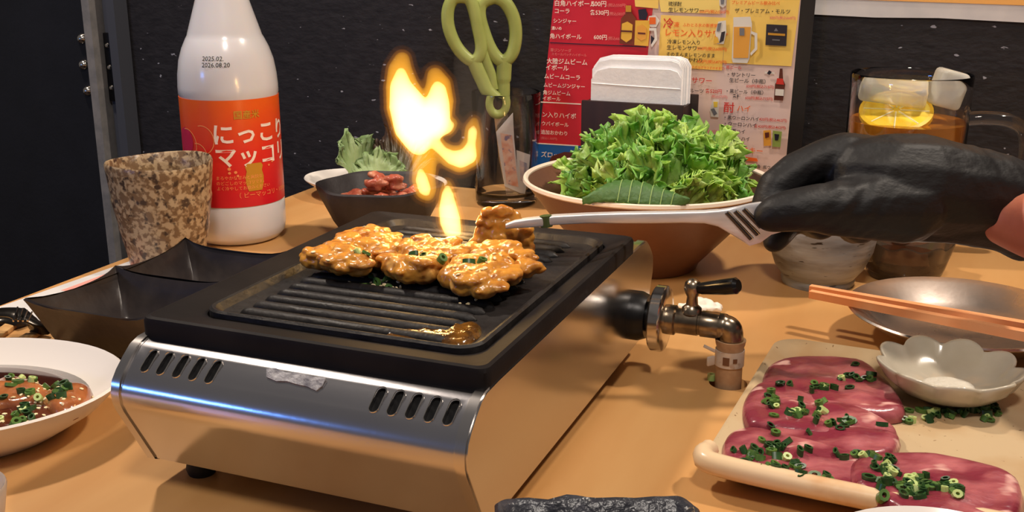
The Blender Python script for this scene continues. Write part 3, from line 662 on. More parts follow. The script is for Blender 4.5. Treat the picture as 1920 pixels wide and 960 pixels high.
pk_ = empty('paper_packet', PYY(965, 368, sy-.012), 0, 'slim printed paper packet in front of the scissors in the tumbler', 'packet')
q1 = [(930, 250), (962, 217), (964, 262), (974, 356), (978, 362), (946, 348)]
part('sleeve', loft([spx(q1, sy-.0125), spx(q1, sy-.0105)]), paper, pk_, world=True, sharp=20)
q1p = [(938, 252), (960, 256), (972, 350), (950, 344)]
part('print_block', loft([spx(q1p, sy-.0129), spx(q1p, sy-.0125)]), pkm, pk_, world=True, sharp=20)
pk2 = empty('paper_packet', PYY(975, 368, sy-.006), 0, 'short white packet with cut corner at the right inside the tumbler', 'packet')
q2 = [(968, 282), (994, 290), (990, 330), (984, 362), (972, 360)]
part('sleeve', loft([spx(q2, sy-.0065), spx(q2, sy-.005)]), paper, pk2, world=True, sharp=20)
part('print_block', loft([spx([(974, 300), (988, 306), (984, 340), (976, 338)], sy-.0068), spx([(974, 300), (988, 306), (984, 340), (976, 338)], sy-.0065)]), mat('packet_blue', (130, 140, 170), 0.5, col2=(206, 180, 170), scale=120), pk2, world=True, sharp=20)
# --- napkin holder
nf = Vector((0.1115, 0.990, 0))
def NL(u, v, d=0.0):
    p = PW(u, v, nf+E2*d); return (p-nf).dot(E1), p.z
(nx0, nz0), (nx1, nz1) = NL(1090, 187), NL(1281, 199)
nzt = (nz0+nz1)/2
nh = empty('napkin_holder', nf, ANG, 'dark brown upright napkin holder behind the lettuce bowl', 'holder')
brown = mat('dark_lacquer', (46, 26, 20), 0.5, col2=(34, 19, 16), scale=14, stretch=(5, 1, 1))
part('front_board', bbox(nx0, nx1, 0, 0.004, 0, nzt, 0.0008), brown, nh)
part('back_board', bbox(nx0, nx1+0.006, 0.034, 0.038, 0, nzt+0.006, 0.0008), brown, nh)
part('side_board', bbox(nx0, nx0+0.004, 0.004, 0.034, 0, nzt-0.002, 0.0006), brown, nh)
part('side_board', bbox(nx1-0.004, nx1, 0.004, 0.034, 0, nzt-0.002, 0.0006), brown, nh)
part('base_board', bbox(nx0, nx1, 0.0, 0.038, 0.0, 0.004, 0.0006), brown, nh)
nap = mat('napkin_paper', (246, 245, 246), 0.8, col2=(240, 239, 241), scale=60, bump=0.15, bscale=300)
npx0, npz = NL(1109, 106, 0.008)[0], NL(1190, 100, 0.02)[1]; npx1 = NL(1283, 110, 0.008)[0]
rn = random.Random(3)
for i in range(9):
    y = 0.0055+0.0030*i; zt = npz-(0.012 if i == 0 else 0.004*rn.random()+ (0.003 if i < 3 else 0)); a0 = npx0+rn.uniform(0, .002)+(0.000 if i else 0.0005); a1 = npx1-rn.uniform(0, .002)+0.0018*(i > 4)
    r = 0.012
    pf = [(a0, 0.02), (a1, 0.02), (a1, zt-r*0.7), (a1-0.004, zt-r*.18), (a1-r*0.9, zt), (a0+r*1.5, zt-0.0005), (a0+0.006, zt-r*.32), (a0, zt-r)]
    o = empty('napkin', T(0, 0), ANG); o.location = nf+E2*y; tag(o, 'folded white paper napkin standing in the brown holder', 'napkin', 'napkins in the holder') if i else tag(o, 'front white paper napkin with a crosswise fold in the brown holder', 'napkin', 'napkins in the holder')
    th = 0.0026
    V = [(s, 0, z) for s, z in pf]+[(s, th, z) for s, z in pf]; n = len(pf)
    part('folded_sheet', (V, [tuple(range(n))[::-1], tuple(range(n, 2*n))]+[(k, (k+1) % n, n+(k+1) % n, n+k) for k in range(n)]), nap, o)
    if i == 0:
        z1 = NL(1190, 160, 0.005)[1]; part('fold', tube([(a0+.001, -0.0001, z1), ((a0+a1)/2, -0.0002, z1-.001), (a1-.001, -0.0001, z1-0.0016)], 0.0005, 6), nap, o)
# --- drinks menu standing against the wall
mo = wallpt(0.10, 0.016, 0); menu = empty('drinks_menu', mo, ANG, 'red and cream printed drinks menu with Japanese lettering standing against the black wall', 'menu')
def ML(u, v):
    p = PW(u, v, mo); return (p-mo).dot(E1), p.z
def mpoly(name, px, lay, m, par=menu, th=0.0003):
    q = [ML(u, v) for u, v in px]; y0 = -0.0006*lay
    V = [(s, y0, z) for s, z in q]+[(s, y0-th, z) for s, z in q]; n = len(q)
    return part(name, (V, [tuple(range(n)), tuple(range(n, 2*n))[::-1]]+[(i, (i+1) % n, n+(i+1) % n, n+i) for i in range(n)]), m, par, sharp=20)
MSC = 0.00054
inks = {'w': ink_white, 'k': ink_black, 'r': mat('ink_red', (206, 52, 40), 0.5), 'o': mat('ink_orange', (232, 104, 34), 0.5), 'p': mat('ink_pink', (222, 120, 116), 0.5), 'b': mat('ink_navy', (28, 26, 44), 0.4), 'y': mat('ink_yellow', (240, 206, 70), 0.5)}
def mtext(t, u, v, h, ink, lay=3, bold=0.015, par=menu, sp=1.0):   # (u,v) lower left of the line, h character height as seen
    s, z = ML(u, v); V, F = text(t, h*MSC*1.12, bold, sp)
    part('lettering', ([(s+p[0], -0.0006*lay, z+p[1]) for p in V], F), inks[ink], par)
redp = mat('menu_red', (206, 36, 50), 0.4, col2=(196, 30, 44), scale=20); cream = mat('menu_cream', (226, 200, 190), 0.45, col2=(220, 190, 178), scale=12); amber = mat('menu_amber', (240, 196, 84), 0.45, col2=(246, 208, 110), scale=14); peach = mat('menu_yellow', (244, 214, 120), 0.45); bluep = mat('menu_blue', (24, 96, 170), 0.45)
mb = mpoly('backing', [(1205, -40), (1532, -30), (1496, 352), (1180, 352)], -3, mat('menu_stand_black', (26, 24, 26), 0.4), th=0.002)
cp = mpoly('cream_page', [(1186, -40), (1505, -36), (1469, 352), (1150, 360)], 0, cream)
rp_ = mpoly('red_page', [(1043, -40), (1230, -36), (1190, 330), (1004, 332)], 1, redp)
mpoly('blue_band', [(1005, 268), (1100, 274), (1096, 340), (997, 336)], 1.6, bluep, rp_)
mpoly('divider', [(1032, 79), (1212, 87), (1212, 88.5), (1032, 80.5)], 2, inks['b'], rp_)
mpoly('divider', [(1015, 190), (1090, 194), (1090, 196), (1015, 192)], 2, ink_white, rp_)
mpoly('divider', [(1004, 267), (1085, 272), (1085, 274), (1004, 269)], 2.2, ink_white, rp_)
for t, u, v, h, c in (('白角ハイボール', 1040, 10, 10, 'w'), ('500円', 1110, 11, 10, 'w'), ('(税込550円)', 1140, 12, 6, 'p'), ('コーラ', 1040, 24, 9, 'w'), ('各530円', 1107, 27, 9, 'w'), ('(税込583円)', 1142, 28, 6, 'p'), ('シンジャー', 1038, 42, 8, 'w'), ('濃いめ', 1035, 55, 6, 'w'), ('角ハイボール', 1032, 71, 9, 'w'), ('600円', 1114, 73, 9, 'w'), ('(税込660円)', 1140, 74, 6, 'p'),
                      ('翠ジンソーダ', 1033, 96, 6, 'p'), ('スモールバッチハイボール', 1035, 103, 5, 'p'), ('大陸ジムビーム', 1026, 118, 10, 'w'), ('イボール', 1024, 130, 10, 'w'), ('ムビームコーラ', 1021, 146, 9, 'w'), ('ムビームジンジャー', 1020, 162, 8, 'w'), ('角ジムビーム', 1019, 176, 8, 'w'), ('イボール', 1018, 187, 8, 'w'), ('ン入りハイボ', 1017, 218, 10, 'w'), ('ウバイボール', 1016, 234, 8, 'w'), ('追加おかわり', 1015, 250, 8, 'w'), ('(税込1,100円)', 1015, 260, 5, 'p'), ('ズロック', 1015, 293, 11, 'w')):
    mtext(t, u, v, h, c, 3, 0.012, rp_)
mpoly('yellow_block', [(1228, -40), (1352, -36), (1350, 26), (1240, 22)], 1.5, peach, cp)
mpoly('amber_block', [(1240, 28), (1362, 33), (1354, 132), (1234, 124)], 1.5, amber, cp)
mpoly('amber_block', [(1366, -40), (1505, -36), (1484, 124), (1356, 118)], 1.4, amber, cp)
mpoly('price_tab', [(1190, -10), (1236, -8), (1235, 16), (1192, 12)], 2.4, amber, cp)
for t, u, v, h, c in (('琉球酎', 1254, 10, 7, 'k'), ('生レモンサワー', 1254, 22, 8, 'k'), ('500円(税込550円)', 1312, 24, 6, 'o'), ('冷', 1244, 51, 17, 'r'), ('凍', 1264, 50, 9, 'o'), ('ふわとろ氷の新感覚！', 1281, 49, 6, 'o'), ('レモン入りサワー', 1246, 66, 12.5, 'o'), ('冷凍レモン入り', 1252, 81, 7.5, 'k'), ('生レモンサワー', 1251, 92, 8, 'k'), ('550円(税込605円)', 1308, 93, 6, 'o'), ('そのまんまレモンのまま', 1250, 104, 7, 'k'), ('おかわり', 1281, 115, 8, 'k'), ('430円(税込473円)', 1308, 117, 6, 'o'), ('(おかわりはグラスそのままで)', 1286, 127, 4.5, 'o'),
                      ('生サワー', 1284, 154, 11, 'r'), ('フルーツ', 1285, 172, 7.5, 'k'), ('各520円', 1323, 173, 7.5, 'r'), ('(税込572円)', 1334, 182, 5, 'p'), ('ワー', 1296, 230, 9, 'r'), ('520円', 1327, 248, 6, 'p'), ('(税込572円)', 1327, 258, 5, 'p'),
                      ('プレミアムビール飲み比べ', 1372, 7, 6, 'o'), ('ザ・プレミアム・モルツ', 1378, 23, 7.5, 'k'), ('600円(税込660円)', 1444, 35, 5, 'p'), ('瓶ビール', 1362, 128, 6, 'r'), ('・サントリー', 1362, 142, 7.5, 'k'), ('生ビール（中瓶）', 1368, 153, 7.5, 'k'), ('650円(税込715円)', 1400, 163, 5.5, 'r'), ('・黒ビール（中瓶）', 1360, 173, 7, 'k'), ('各種', 1374, 182, 6.5, 'k'), ('650円(税込715円)', 1398, 185, 5.5, 'r'), ('酎', 1357, 208, 17, 'r'), ('ハイ', 1382, 207, 11, 'o'), ('・黒ウーロンハイ', 1356, 222, 7, 'k'), ('420円(税込462円)', 1424, 225, 5.5, 'r'), ('・ウーロンハイ', 1356, 234, 7.5, 'k'), ('各420円(税込462円)', 1415, 238, 5.5, 'r'), ('・緑茶ハイ', 1356, 247, 7, 'k'), ('・トマトハイ', 1356, 260, 7, 'k'), ('ウ', 1358, 280, 14, 'r'), ('イスキー', 1378, 284, 11, 'o'), ('・角', 1412, 313, 6, 'k'), ('瓶ウイ', 1431, 315, 6, 'k')):
    mtext(t, u, v, h, c, 4, 0.012, cp)
# pictures printed on the menu
def pic(name, parts):
    o = None
    for px, lay, m in parts:
        q = mpoly(name if o is None else 'print_detail', px, lay, m, cp if o is None else o); o = o or q
glassy = mat('print_glass', (222, 216, 206), 0.4); beer = mat('print_beer', (224, 158, 62), 0.4); whisky = mat('print_whisky', (120, 52, 24), 0.4); wlabel = mat('print_label', (226, 176, 62), 0.4); navy = inks['b']; greyp = mat('print_grey', (110, 112, 120), 0.4); brownp = mat('print_brown', (92, 40, 30), 0.4); greenp = mat('print_green', (140, 160, 80), 0.4)
pic('beer_picture', [([(1376, 32), (1408, 31), (1411, 45), (1406, 110), (1402, 118), (1375, 117), (1373, 110), (1376, 45)], 4, glassy), ([(1377, 50), (1409, 50), (1404, 108), (1376, 108)], 5, beer), ([(1388, 52), (1397, 52), (1397, 66), (1388, 66)], 6, greyp), ([(1410, 58), (1421, 62), (1421, 92), (1409, 104), (1408, 99), (1416, 90), (1416, 66), (1410, 63)], 5, glassy)])
pic('badge', [([(1438, 45), (1477, 47), (1475, 86), (1436, 84)], 4, navy), ([(1441, 61), (1473, 63), (1473, 67), (1441, 65)], 5, ink_gold), ([(1449, 73), (1463, 74), (1463, 76), (1449, 75)], 5, greyp), ([(1456, 52), (1460, 58), (1452, 58)], 5, greyp)])
pic('bottle_picture', [([(1463, 128), (1468, 128), (1469, 148), (1473, 158), (1469, 188), (1452, 187), (1454, 157), (1461, 148)], 4, brownp), ([(1458, 146), (1469, 147), (1471, 158), (1456, 157)], 5, inks['r']), ([(1455, 166), (1471, 167), (1470, 179), (1454, 178)], 5, glassy)])
pic('emblem', [([(1435, 134), (1453, 135), (1453, 138), (1435, 137)], 4, glassy), ([(1443, 131), (1448, 134), (1444, 140), (1439, 137)], 5, navy)])
pic('can_picture', [([(1348, 40), (1362, 38), (1363, 60), (1358, 82), (1346, 82), (1342, 60)], 4, glassy), ([(1347, 44), (1354, 42), (1351, 58), (1345, 58)], 5, greyp), ([(1354, 60), (1361, 58), (1358, 76), (1350, 80)], 5, navy), ([(1340, 70), (1346, 68), (1350, 80), (1340, 80)], 5, wlabel)])
pic('glass_picture', [([(1338, 186), (1349, 186), (1348, 219), (1334, 218), (1332, 205)], 4, glassy), ([(1339, 190), (1347, 190), (1346, 200), (1340, 200)], 5, inks['y']), ([(1334, 204), (1340, 202), (1346, 212), (1340, 216)], 5, greyp)])
pic('glass_picture', [([(1432, 244), (1446, 243), (1447, 272), (1433, 273)], 4, beer), ([(1435, 248), (1443, 247), (1443, 256), (1436, 258)], 5, brownp)])
pic('glass_picture', [([(1450, 244), (1467, 246), (1464, 275), (1449, 274)], 4, greenp), ([(1453, 250), (1462, 251), (1460, 262), (1454, 262)], 5, navy)])
pic('can_picture', [([(1349, -12), (1362, -12), (1362, 10), (1356, 14), (1350, 10)], 4, glassy), ([(1352, -4), (1360, -4), (1358, 8), (1353, 8)], 5, greyp)])
pic('sausage_picture', [([(1398, 293), (1420, 296), (1422, 302), (1398, 300)], 4, inks['o'])])
pic('whisky_picture', [([(1175, 10), (1185, 10), (1186, 24), (1195, 36), (1191, 84), (1163, 81), (1166, 34), (1174, 26)], 4, whisky), ([(1168, 44), (1178, 40), (1188, 46), (1186, 72), (1176, 79), (1166, 72)], 5, wlabel), ([(1175, 10), (1185, 10), (1185, 22), (1175, 22)], 5, ink_gold), ([(1166, 56), (1187, 57), (1187, 60), (1166, 59)], 6, brownp)])
pic('highball_picture', [([(1193, 38), (1219, 38), (1220, 50), (1217, 86), (1191, 84)], 4.5, wlabel), ([(1196, 50), (1206, 46), (1214, 52), (1213, 72), (1204, 76), (1196, 70)], 5.5, beer), ([(1198, 60), (1212, 61), (1212, 64), (1198, 63)], 6, brownp), ([(1219, 52), (1232, 52), (1234, 74), (1224, 88), (1222, 84), (1229, 72), (1228, 57), (1219, 57)], 5, glassy), ([(1198, 18), (1212, 16), (1216, 26), (1212, 37), (1200, 36)], 4.2, navy), ([(1222, 66), (1229, 72), (1222, 84)], 4.4, navy), ([(1218, 30), (1230, 28), (1238, 38), (1232, 50), (1220, 50), (1216, 40)], 4.2, glassy), ([(1219, 32), (1231, 32), (1231, 45), (1219, 45)], 5, inks['o'])])
pic('dish_picture', [([(1036, 292), (1060, 284), (1100, 286), (1100, 304), (1040, 304), (1032, 300)], 4, brownp)])
# --- brown bowl heaped with lettuce
lc = Vector((0.1075, 0.836, 0)); brownbowl = mat('brown_melamine', (118, 78, 58), 0.38, col2=(106, 68, 50), scale=20, bump=0.06, bscale=300)
lb = empty('salad_bowl', lc, 0, 'large brown bowl with a cream rim heaped with lettuce', 'bowl')
part('bowl', lathe([(0, 0.0), (0.040, 0.0), (0.042, 0.002), (0.0435, 0.006), (0.060, 0.024), (0.078, 0.044), (0.0945, 0.0660), (0.0970, 0.0700), (0.0955, 0.0708), (0.0925, 0.0660), (0.076, 0.046), (0.058, 0.028), (0.042, 0.012), (0, 0.010)], 72), brownbowl, lb)
part('rim', lathe([(0.0950, 0.0690), (0.0975, 0.0688), (0.0990, 0.0700), (0.0985, 0.0722), (0.0965, 0.0728), (0.0948, 0.0712)], 72, (0, 0, 0), True), mat('cream_rim', (232, 216, 198), 0.4), lb)
LM = [leaf_mesh('lettuce_leaf', 0.070+0.004*(i % 3), 0.040, 0.0058, 1.35+0.1*i, -0.22, 200+i, lettm if i % 7 not in (2, 5) else lettp) for i in range(7)]
LP = [leaf_mesh('lettuce_leaf', 0.064, 0.040, 0.0062, 1.5+0.15*i, -0.22, 300+i, lettp) for i in range(3)]
rl = random.Random(11); NLEAF = 62; ga = PI*(3-math.sqrt(5)); up_ = Vector((0, 0, 1)); hc = lc+Vector((0.011, 0, 0.066))
def inside(z): return 0.0915 if z > 0.0655 else 0.040+(z-0.012)*(0.0515/0.0535)      # clear radius of the bowl at height z
k = 0
for n in range(NLEAF):
    f = (n+0.5)/NLEAF; ct = 1-0.95*f; stn = math.sqrt(1-ct*ct); ph_ = n*ga                 # points spread over a dome
    nrm = Vector((stn*math.cos(ph_), stn*math.sin(ph_), ct))
    tip_ = hc+Vector((nrm.x*0.072, nrm.y*0.070, nrm.z*0.038*(1.0+0.12*math.cos(ph_-1.9)*stn)))
    tang = nrm.cross(Vector((rl.uniform(-1, 1), rl.uniform(-1, 1), rl.uniform(-1, 1)))).normalized()
    d = (up_*0.75*stn+tang*0.55+nrm*0.55).normalized(); tw = rl.uniform(-.5, .5); sc0 = rl.uniform(0.66, 0.86)
    front = nrm.x > 0.0 and nrm.y < 0.1
    me = (LP[n % 3] if (front and n % 2) or n % 6 == 0 else LM[n % 7])
    for attempt in range(12):
        zax = nrm+tang.cross(nrm)*tw; zax = (zax-d*zax.dot(d)).normalized(); xax = d.cross(zax)
        M = Matrix((xax, d, zax)).transposed().to_4x4(); M.translation = tip_-d*0.066*sc0; MS = M @ Matrix.Diagonal((sc0, sc0, sc0, 1))
        bad = 0
        for vtx in list(me.vertices)[::3]:
            q = MS @ vtx.co; r_ = math.hypot(q.x-lc.x, q.y-lc.y)
            if q.z < 0.074 and r_ > inside(q.z): bad += 1
            if q.y > nf.y-0.004 and abs(q.x-nf.x) < 0.07: bad += 1
        if bad == 0: break
        tip_ = tip_+(hc+Vector((0, 0, 0.012))-tip_)*0.07+Vector((0, 0, 0.0012)); sc0 *= 0.965
    if bad: continue
    o = bpy.data.objects.new('lettuce_leaf', me); COL.objects.link(o)
    o.rotation_euler = M.to_3x3().to_euler(); o.location = M.translation; o.scale = (sc0, sc0, sc0)
    s = o.modifiers.new('thickness', 'SOLIDIFY'); s.thickness = 0.0007; s.offset = 0
    tag(o, 'frilly bright green lettuce leaf heaped in the brown bowl' if me not in LP else 'pale yellow-green frilly lettuce leaf among the greener ones in the brown bowl', 'lettuce leaf', 'lettuce leaves in the brown bowl')
# sesame (perilla) leaf over the front rim
pm = attr_mat('perilla_green', (66, 104, 48), (44, 84, 40), rough=0.5, noise_scale=80, noise_amt=0.5, bump=0.35)
def perilla(u, v): # u across -1..1, v along 0..1
    A = PYY(1092, 384, 0.748); B = PYY(1292, 381, 0.738); ax_ = B-A; t = v
    w = 0.020*math.sin(PI*min(1, max(0.02, t)))**0.7
    base = A.lerp(B, t)+Vector((0, 0, 0.002*math.sin(6*t)))
    return base+Vector((0, 0.55, 0.50)).normalized()*w*(u*0.5+0.5)+Vector((0, -0.3, 0.9)).normalized()*(0.004*math.sin(PI*(u*0.5+0.5)))
V, F, nu, nv = [], [], 12, 28
for j in range(nv+1):
    for i in range(nu+1): V.append(perilla(2*i/nu-1, j/nv)+Vector((0, 0, 0.0006*math.sin(j*2.3+i))))
for j in range(nv):
    for i in range(nu): a = j*(nu+1)+i; F.append((a, a+1, a+nu+2, a+nu+1))
pl = thing('perilla_leaf', (V, F), pm, PYY(1190, 384, 0.742), 'dark green veined perilla leaf folded over the front rim of the salad bowl', 'leaf', sharp=0)
s = pl.modifiers.new('thickness', 'SOLIDIFY'); s.thickness = 0.0006; s.offset = 0
vein = mat('vein_pale', (140, 170, 100), 0.5)
for t in (0.36, 0.46, 0.56, 0.66, 0.76, 0.86):
    part('vein', tube([perilla(u, t+0.06*(u+1)/2-0.03)+Vector((0, -0.0006, 0.0006)) for u in (-1, -.5, 0, .5, 1)], 0.0004, 5), vein, pl, world=True)
# ================================================================== RIGHT SIDE
# --- drink in a glass mug
mc = Vector((0.3245, 0.880, 0))
mug = empty('glass_mug', mc, 0, 'clear glass mug of amber lemon highball behind the gloved hand', 'mug')
part('glass', lathe([(0, 0), (0.043, 0), (0.0455, 0.002), (0.0470, 0.006), (0.0474, 0.030), (0.0474, 0.140), (0.0477, 0.1475), (0.0470, 0.1488), (0.0462, 0.1475), (0.0459, 0.140), (0.0458, 0.022), (0.043, 0.015), (0, 0.013)], 56), glass, mug)
hp = smooth_path([(0.0475, -0.004, 0.112), (0.060, -0.008, 0.1135), (0.078, -0.012, 0.112), (0.090, -0.014, 0.104), (0.094, -0.015, 0.085), (0.090, -0.014, 0.055), (0.075, -0.011, 0.038), (0.0478, -0.004, 0.036)], 6)
part('handle', tube(hp, 0.0068, 14, flat=0.8), glass, mug)
liq = bpy.data.materials.new('amber_drink'); liq.use_nodes = True; N = liq.node_tree.nodes; b = N['Principled BSDF']
b.inputs['Base Color'].default_value = (*lin((214, 132, 34)), 1); b.inputs['Transmission Weight'].default_value = 0.45; b.inputs['Roughness'].default_value = 0.08; b.inputs['IOR'].default_value = 1.33
liqz = 0.1105
lq = thing('lemon_highball', lathe([(0, 0.0132), (0.0428, 0.0152), (0.0457, 0.0222), (0.0457, liqz), (0, liqz)], 48, tuple(mc)), liq, mc+Vector((0, 0, 0.0132)), 'amber lemon drink filling the glass mug', 'drink')
lemon = mat('lemon_flesh', (250, 204, 40), 0.35, col2=(252, 222, 90), scale=70, sss=0.2)
view = Vector((-mc.x, -mc.y, 0)).normalized(); side = Vector((-view.y, view.x, 0))
def lemon_slice(c, r, tilt, az, name, label):
    M = Matrix.Translation(c) @ Matrix.Rotation(az, 4, 'Z') @ Matrix.Rotation(tilt, 4, 'X')
    o = empty(name, c, 0, label, 'lemon')
    part('flesh', xf(lathe([(0, -0.0022), (r*0.9, -0.0022), (r*0.9, 0.0022), (0, 0.0022)], 32), M), lemon, o, world=True)
    part('rind', xf(lathe([(r*0.9, -0.0028), (r, -0.002), (r, 0.002), (r*0.9, 0.0028)], 32, (0, 0, 0), True), M), mat('lemon_rind', (240, 196, 30), 0.4), o, world=True)
    for k in range(8):
        a = 2*PI*k/8; part('membrane', xf(tube([(0.003*math.cos(a), 0.003*math.sin(a), 0.0022), (r*.88*math.cos(a), r*.88*math.sin(a), 0.0022)], 0.0007, 5), M), mat('lemon_pith', (250, 240, 190), 0.5), o, world=True)
lemon_slice(mc+view*0.014-side*0.009+Vector((0, 0, 0.1185)), 0.0285, math.radians(27), math.atan2(view.y, view.x)+PI/2, 'lemon_slice', 'yellow lemon slice floating in the amber drink under the ice')
icem = mat('ice', (236, 232, 214), 0.12, trans=0.55, ior=1.31, col2=(250, 248, 240), scale=40, bump=0.2, bscale=90)
def ice(c, hx_, hy_, hz_, rot, label):
    V, F = bbox(-hx_, hx_, -hy_, hy_, -hz_, hz_, 0.004, 3); M = Matrix.Translation(c) @ rot
    thing('ice_cube', xf((V, F), M), icem, c, label, 'ice', 'ice in the mug', sharp=60)
azv = math.atan2(view.y, view.x)+PI/2
ice(mc+view*0.010-side*0.0125+Vector((0, 0, 0.1335)), 0.026, 0.014, 0.0085, Matrix.Rotation(azv, 4, 'Z') @ Matrix.Rotation(0.10, 4, 'Y'), 'long ice block floating above the lemon slice in the mug')
ice(mc+view*0.004+side*0.0280+Vector((0, 0, 0.1380)), 0.0115, 0.012, 0.0150, Matrix.Rotation(azv+0.3, 4, 'Z') @ Matrix.Rotation(0.25, 4, 'Y'), 'tall ice chunk sticking up at the right rim of the mug')
# --- grey speckled cup and small glass dish behind the hand
c2 = Vector((0.2345, 0.788, 0)); grey_cup = mat('grey_brush_glaze', (152, 156, 160), 0.35, col2=(92, 88, 86), scale=34, stretch=(0.6, 0.6, 2.6), bump=0.2, bscale=90, col3=(40, 34, 32), scale3=110, ramp3=(0.66, 0.70), ramp=(0.42, 0.68))
thing('stoneware_cup', lathe([(0, 0), (0.0265, 0), (0.0275, 0.004), (0.0270, 0.006), (0.033, 0.014), (0.0385, 0.028), (0.0410, 0.045), (0.0415, 0.066), (0.0405, 0.0675), (0.0392, 0.066), (0.038, 0.040), (0.030, 0.014), (0, 0.010)], 48, tuple(c2), fn=lambda a, r, z: (r*(1+0.012*math.sin(3*a+z*60)), z)), grey_cup, c2, 'grey brush-glazed stoneware cup under the gloved hand', 'cup')
c3 = Vector((0.3065, 0.806, 0))
smoke = mat('tinted_glass', (236, 206, 170), 0.04, trans=0.95, ior=1.45)
gd = empty('glass_dish', c3, 0, 'small clear glass dish with dark sauce behind the silver plate', 'dish')
part('glass', lathe([(0, 0), (0.026, 0), (0.0275, 0.002), (0.030, 0.010), (0.0345, 0.028), (0.0340, 0.0295), (0.0328, 0.028), (0.028, 0.010), (0.024, 0.006), (0, 0.005)], 64, fn=lambda a, r, z: (r*(1+0.035*math.sin(9*a)*(z/0.028)), z*(1+0.06*math.sin(9*a)*(z/0.028)))), smoke, gd)
part('sauce', lathe([(0, 0.0055), (0.0235, 0.0062), (0.0272, 0.010), (0.0300, 0.0165), (0, 0.0165)], 40), mat('brown_sauce', (46, 24, 12), 0.1), gd)
# --- silver plate with salmon-coloured chopsticks
sc3 = Vector((0.2905, 0.655, 0)); silver = mat('silver_plate', (206, 196, 188), 0.22, 1.0, col2=(160, 148, 140), scale=26, bump=0.05, bscale=120, rough2=0.36)
thing('silver_plate', lathe([(0, 0), (0.034, 0), (0.036, 0.002), (0.052, 0.010), (0.066, 0.0195), (0.0715, 0.0222), (0.0722, 0.0230), (0.0710, 0.0240), (0.065, 0.0222), (0.050, 0.0125), (0.036, 0.0060), (0, 0.0050)], 64, tuple(sc3)), silver, sc3, 'round shallow silver metal plate under the orange chopsticks', 'plate')
salmon = mat('salmon_plastic', (255, 182, 128), 0.4, col2=(255, 170, 114), scale=60)
for du, lbl in ((0, 'farther of the two salmon-orange chopsticks resting on the silver plate'), (1, 'nearer of the two salmon-orange chopsticks resting on the silver plate')):
    p = PZ(1519, 541+10*du, 0.0272); q = PZ(2010, 628+18*du, 0.0272); d = (q-p).normalized(); L = (q-p).length; ang = math.atan2(d.y, d.x)
    R = [[Vector((x, y*w, z*w)) for y, z in ((-1, -1), (1, -1), (1, 1), (-1, 1))] for x, w in ((0, .0024), (L*.5, .0027), (L, .0031))]
    V, F = loft(R); M = Matrix.Translation(p) @ Matrix.Rotation(ang, 4, 'Z')
    thing('chopstick', xf((V, F), M), salmon, p, lbl, 'chopstick', 'salmon chopsticks', sharp=20, rz=ang)
# --- crumpled wet tissue behind the tap
tc_ = PZ(1308, 586, 0)
balls = [icos((tc_.x+x, tc_.y+y, z), r, 1, (1.3, 1, .6)) for x, y, z, r in ((-0.008, 0, .004, .006), (0.002, .003, .006, .007), (.010, -.002, .004, .006), (-.002, -.004, .004, .006), (0.013, .004, .003, .005))]
V, F = fuse(join(*balls), 0.0011, 2, 0.0016, 220); zmin = min(v.z for v in V); V = [v-Vector((0, 0, zmin)) for v in V]
thing('crumpled_tissue', (V, F), mat('tissue_white', (232, 224, 212), 0.75), (tc_.x, tc_.y, 0), 'small crumpled white tissue on the table behind the gas tap', 'tissue', sharp=0)
# --- beige platter with rolled edge
pa, pb, pd_, pe = 0.0, 0.275, 0.0, 0.185   # along the front, depth
PA = math.radians(-24.5); pe1 = Vector((math.cos(PA), math.sin(PA), 0)); pe2 = Vector((-math.sin(PA), math.cos(PA), 0)); PO = Vector((0.0880, 0.4600, 0))
def PP(a, b, z=0): return PO+pe1*a+pe2*b+Vector((0, 0, z))
glaze = mat('beige_glaze', (196, 172, 136), 0.34, col2=(178, 142, 100), scale=22, ramp=(0.45, 0.75), bump=0.08, bscale=120, col3=(120, 88, 58), scale3=260, ramp3=(0.70, 0.74))
platter = empty('platter', PP(0.14, 0.09), PA, 'long beige ceramic platter with rolled edges holding raw beef tongue', 'platter')
def prr(o, r, z, n=8): return [PP(p.x, p.y, p.z) for p in rrect(o, 0.285-o, o, 0.190-o, r, z, n)]
part('dish', loft([prr(0.016, 0.012, 0.0), prr(0.006, 0.014, 0.006), prr(0.001, 0.016, 0.0115), prr(0.000, 0.016, 0.0140), prr(0.0025, 0.015, 0.0150), prr(0.012, 0.012, 0.0095), prr(0.024, 0.010, 0.0078)]), glaze, platter, world=True, sharp=50)
part('rolled_edge', tube(smooth_path([PP(0.001, 0.016, 0.0150), PP(0.001, 0.006, 0.0155), PP(0.010, 0.001, 0.0150), PP(0.06, 0.000, 0.0140), PP(0.14, 0.000, 0.0140), PP(0.275, 0.001, 0.0145)], 5), [0.0048]*3+[0.0054]*23, 12), mat('cream_glaze', (226, 196, 158), 0.25, col2=(210, 160, 112), scale=40, ramp=(0.5, 0.75)), platter, world=True)
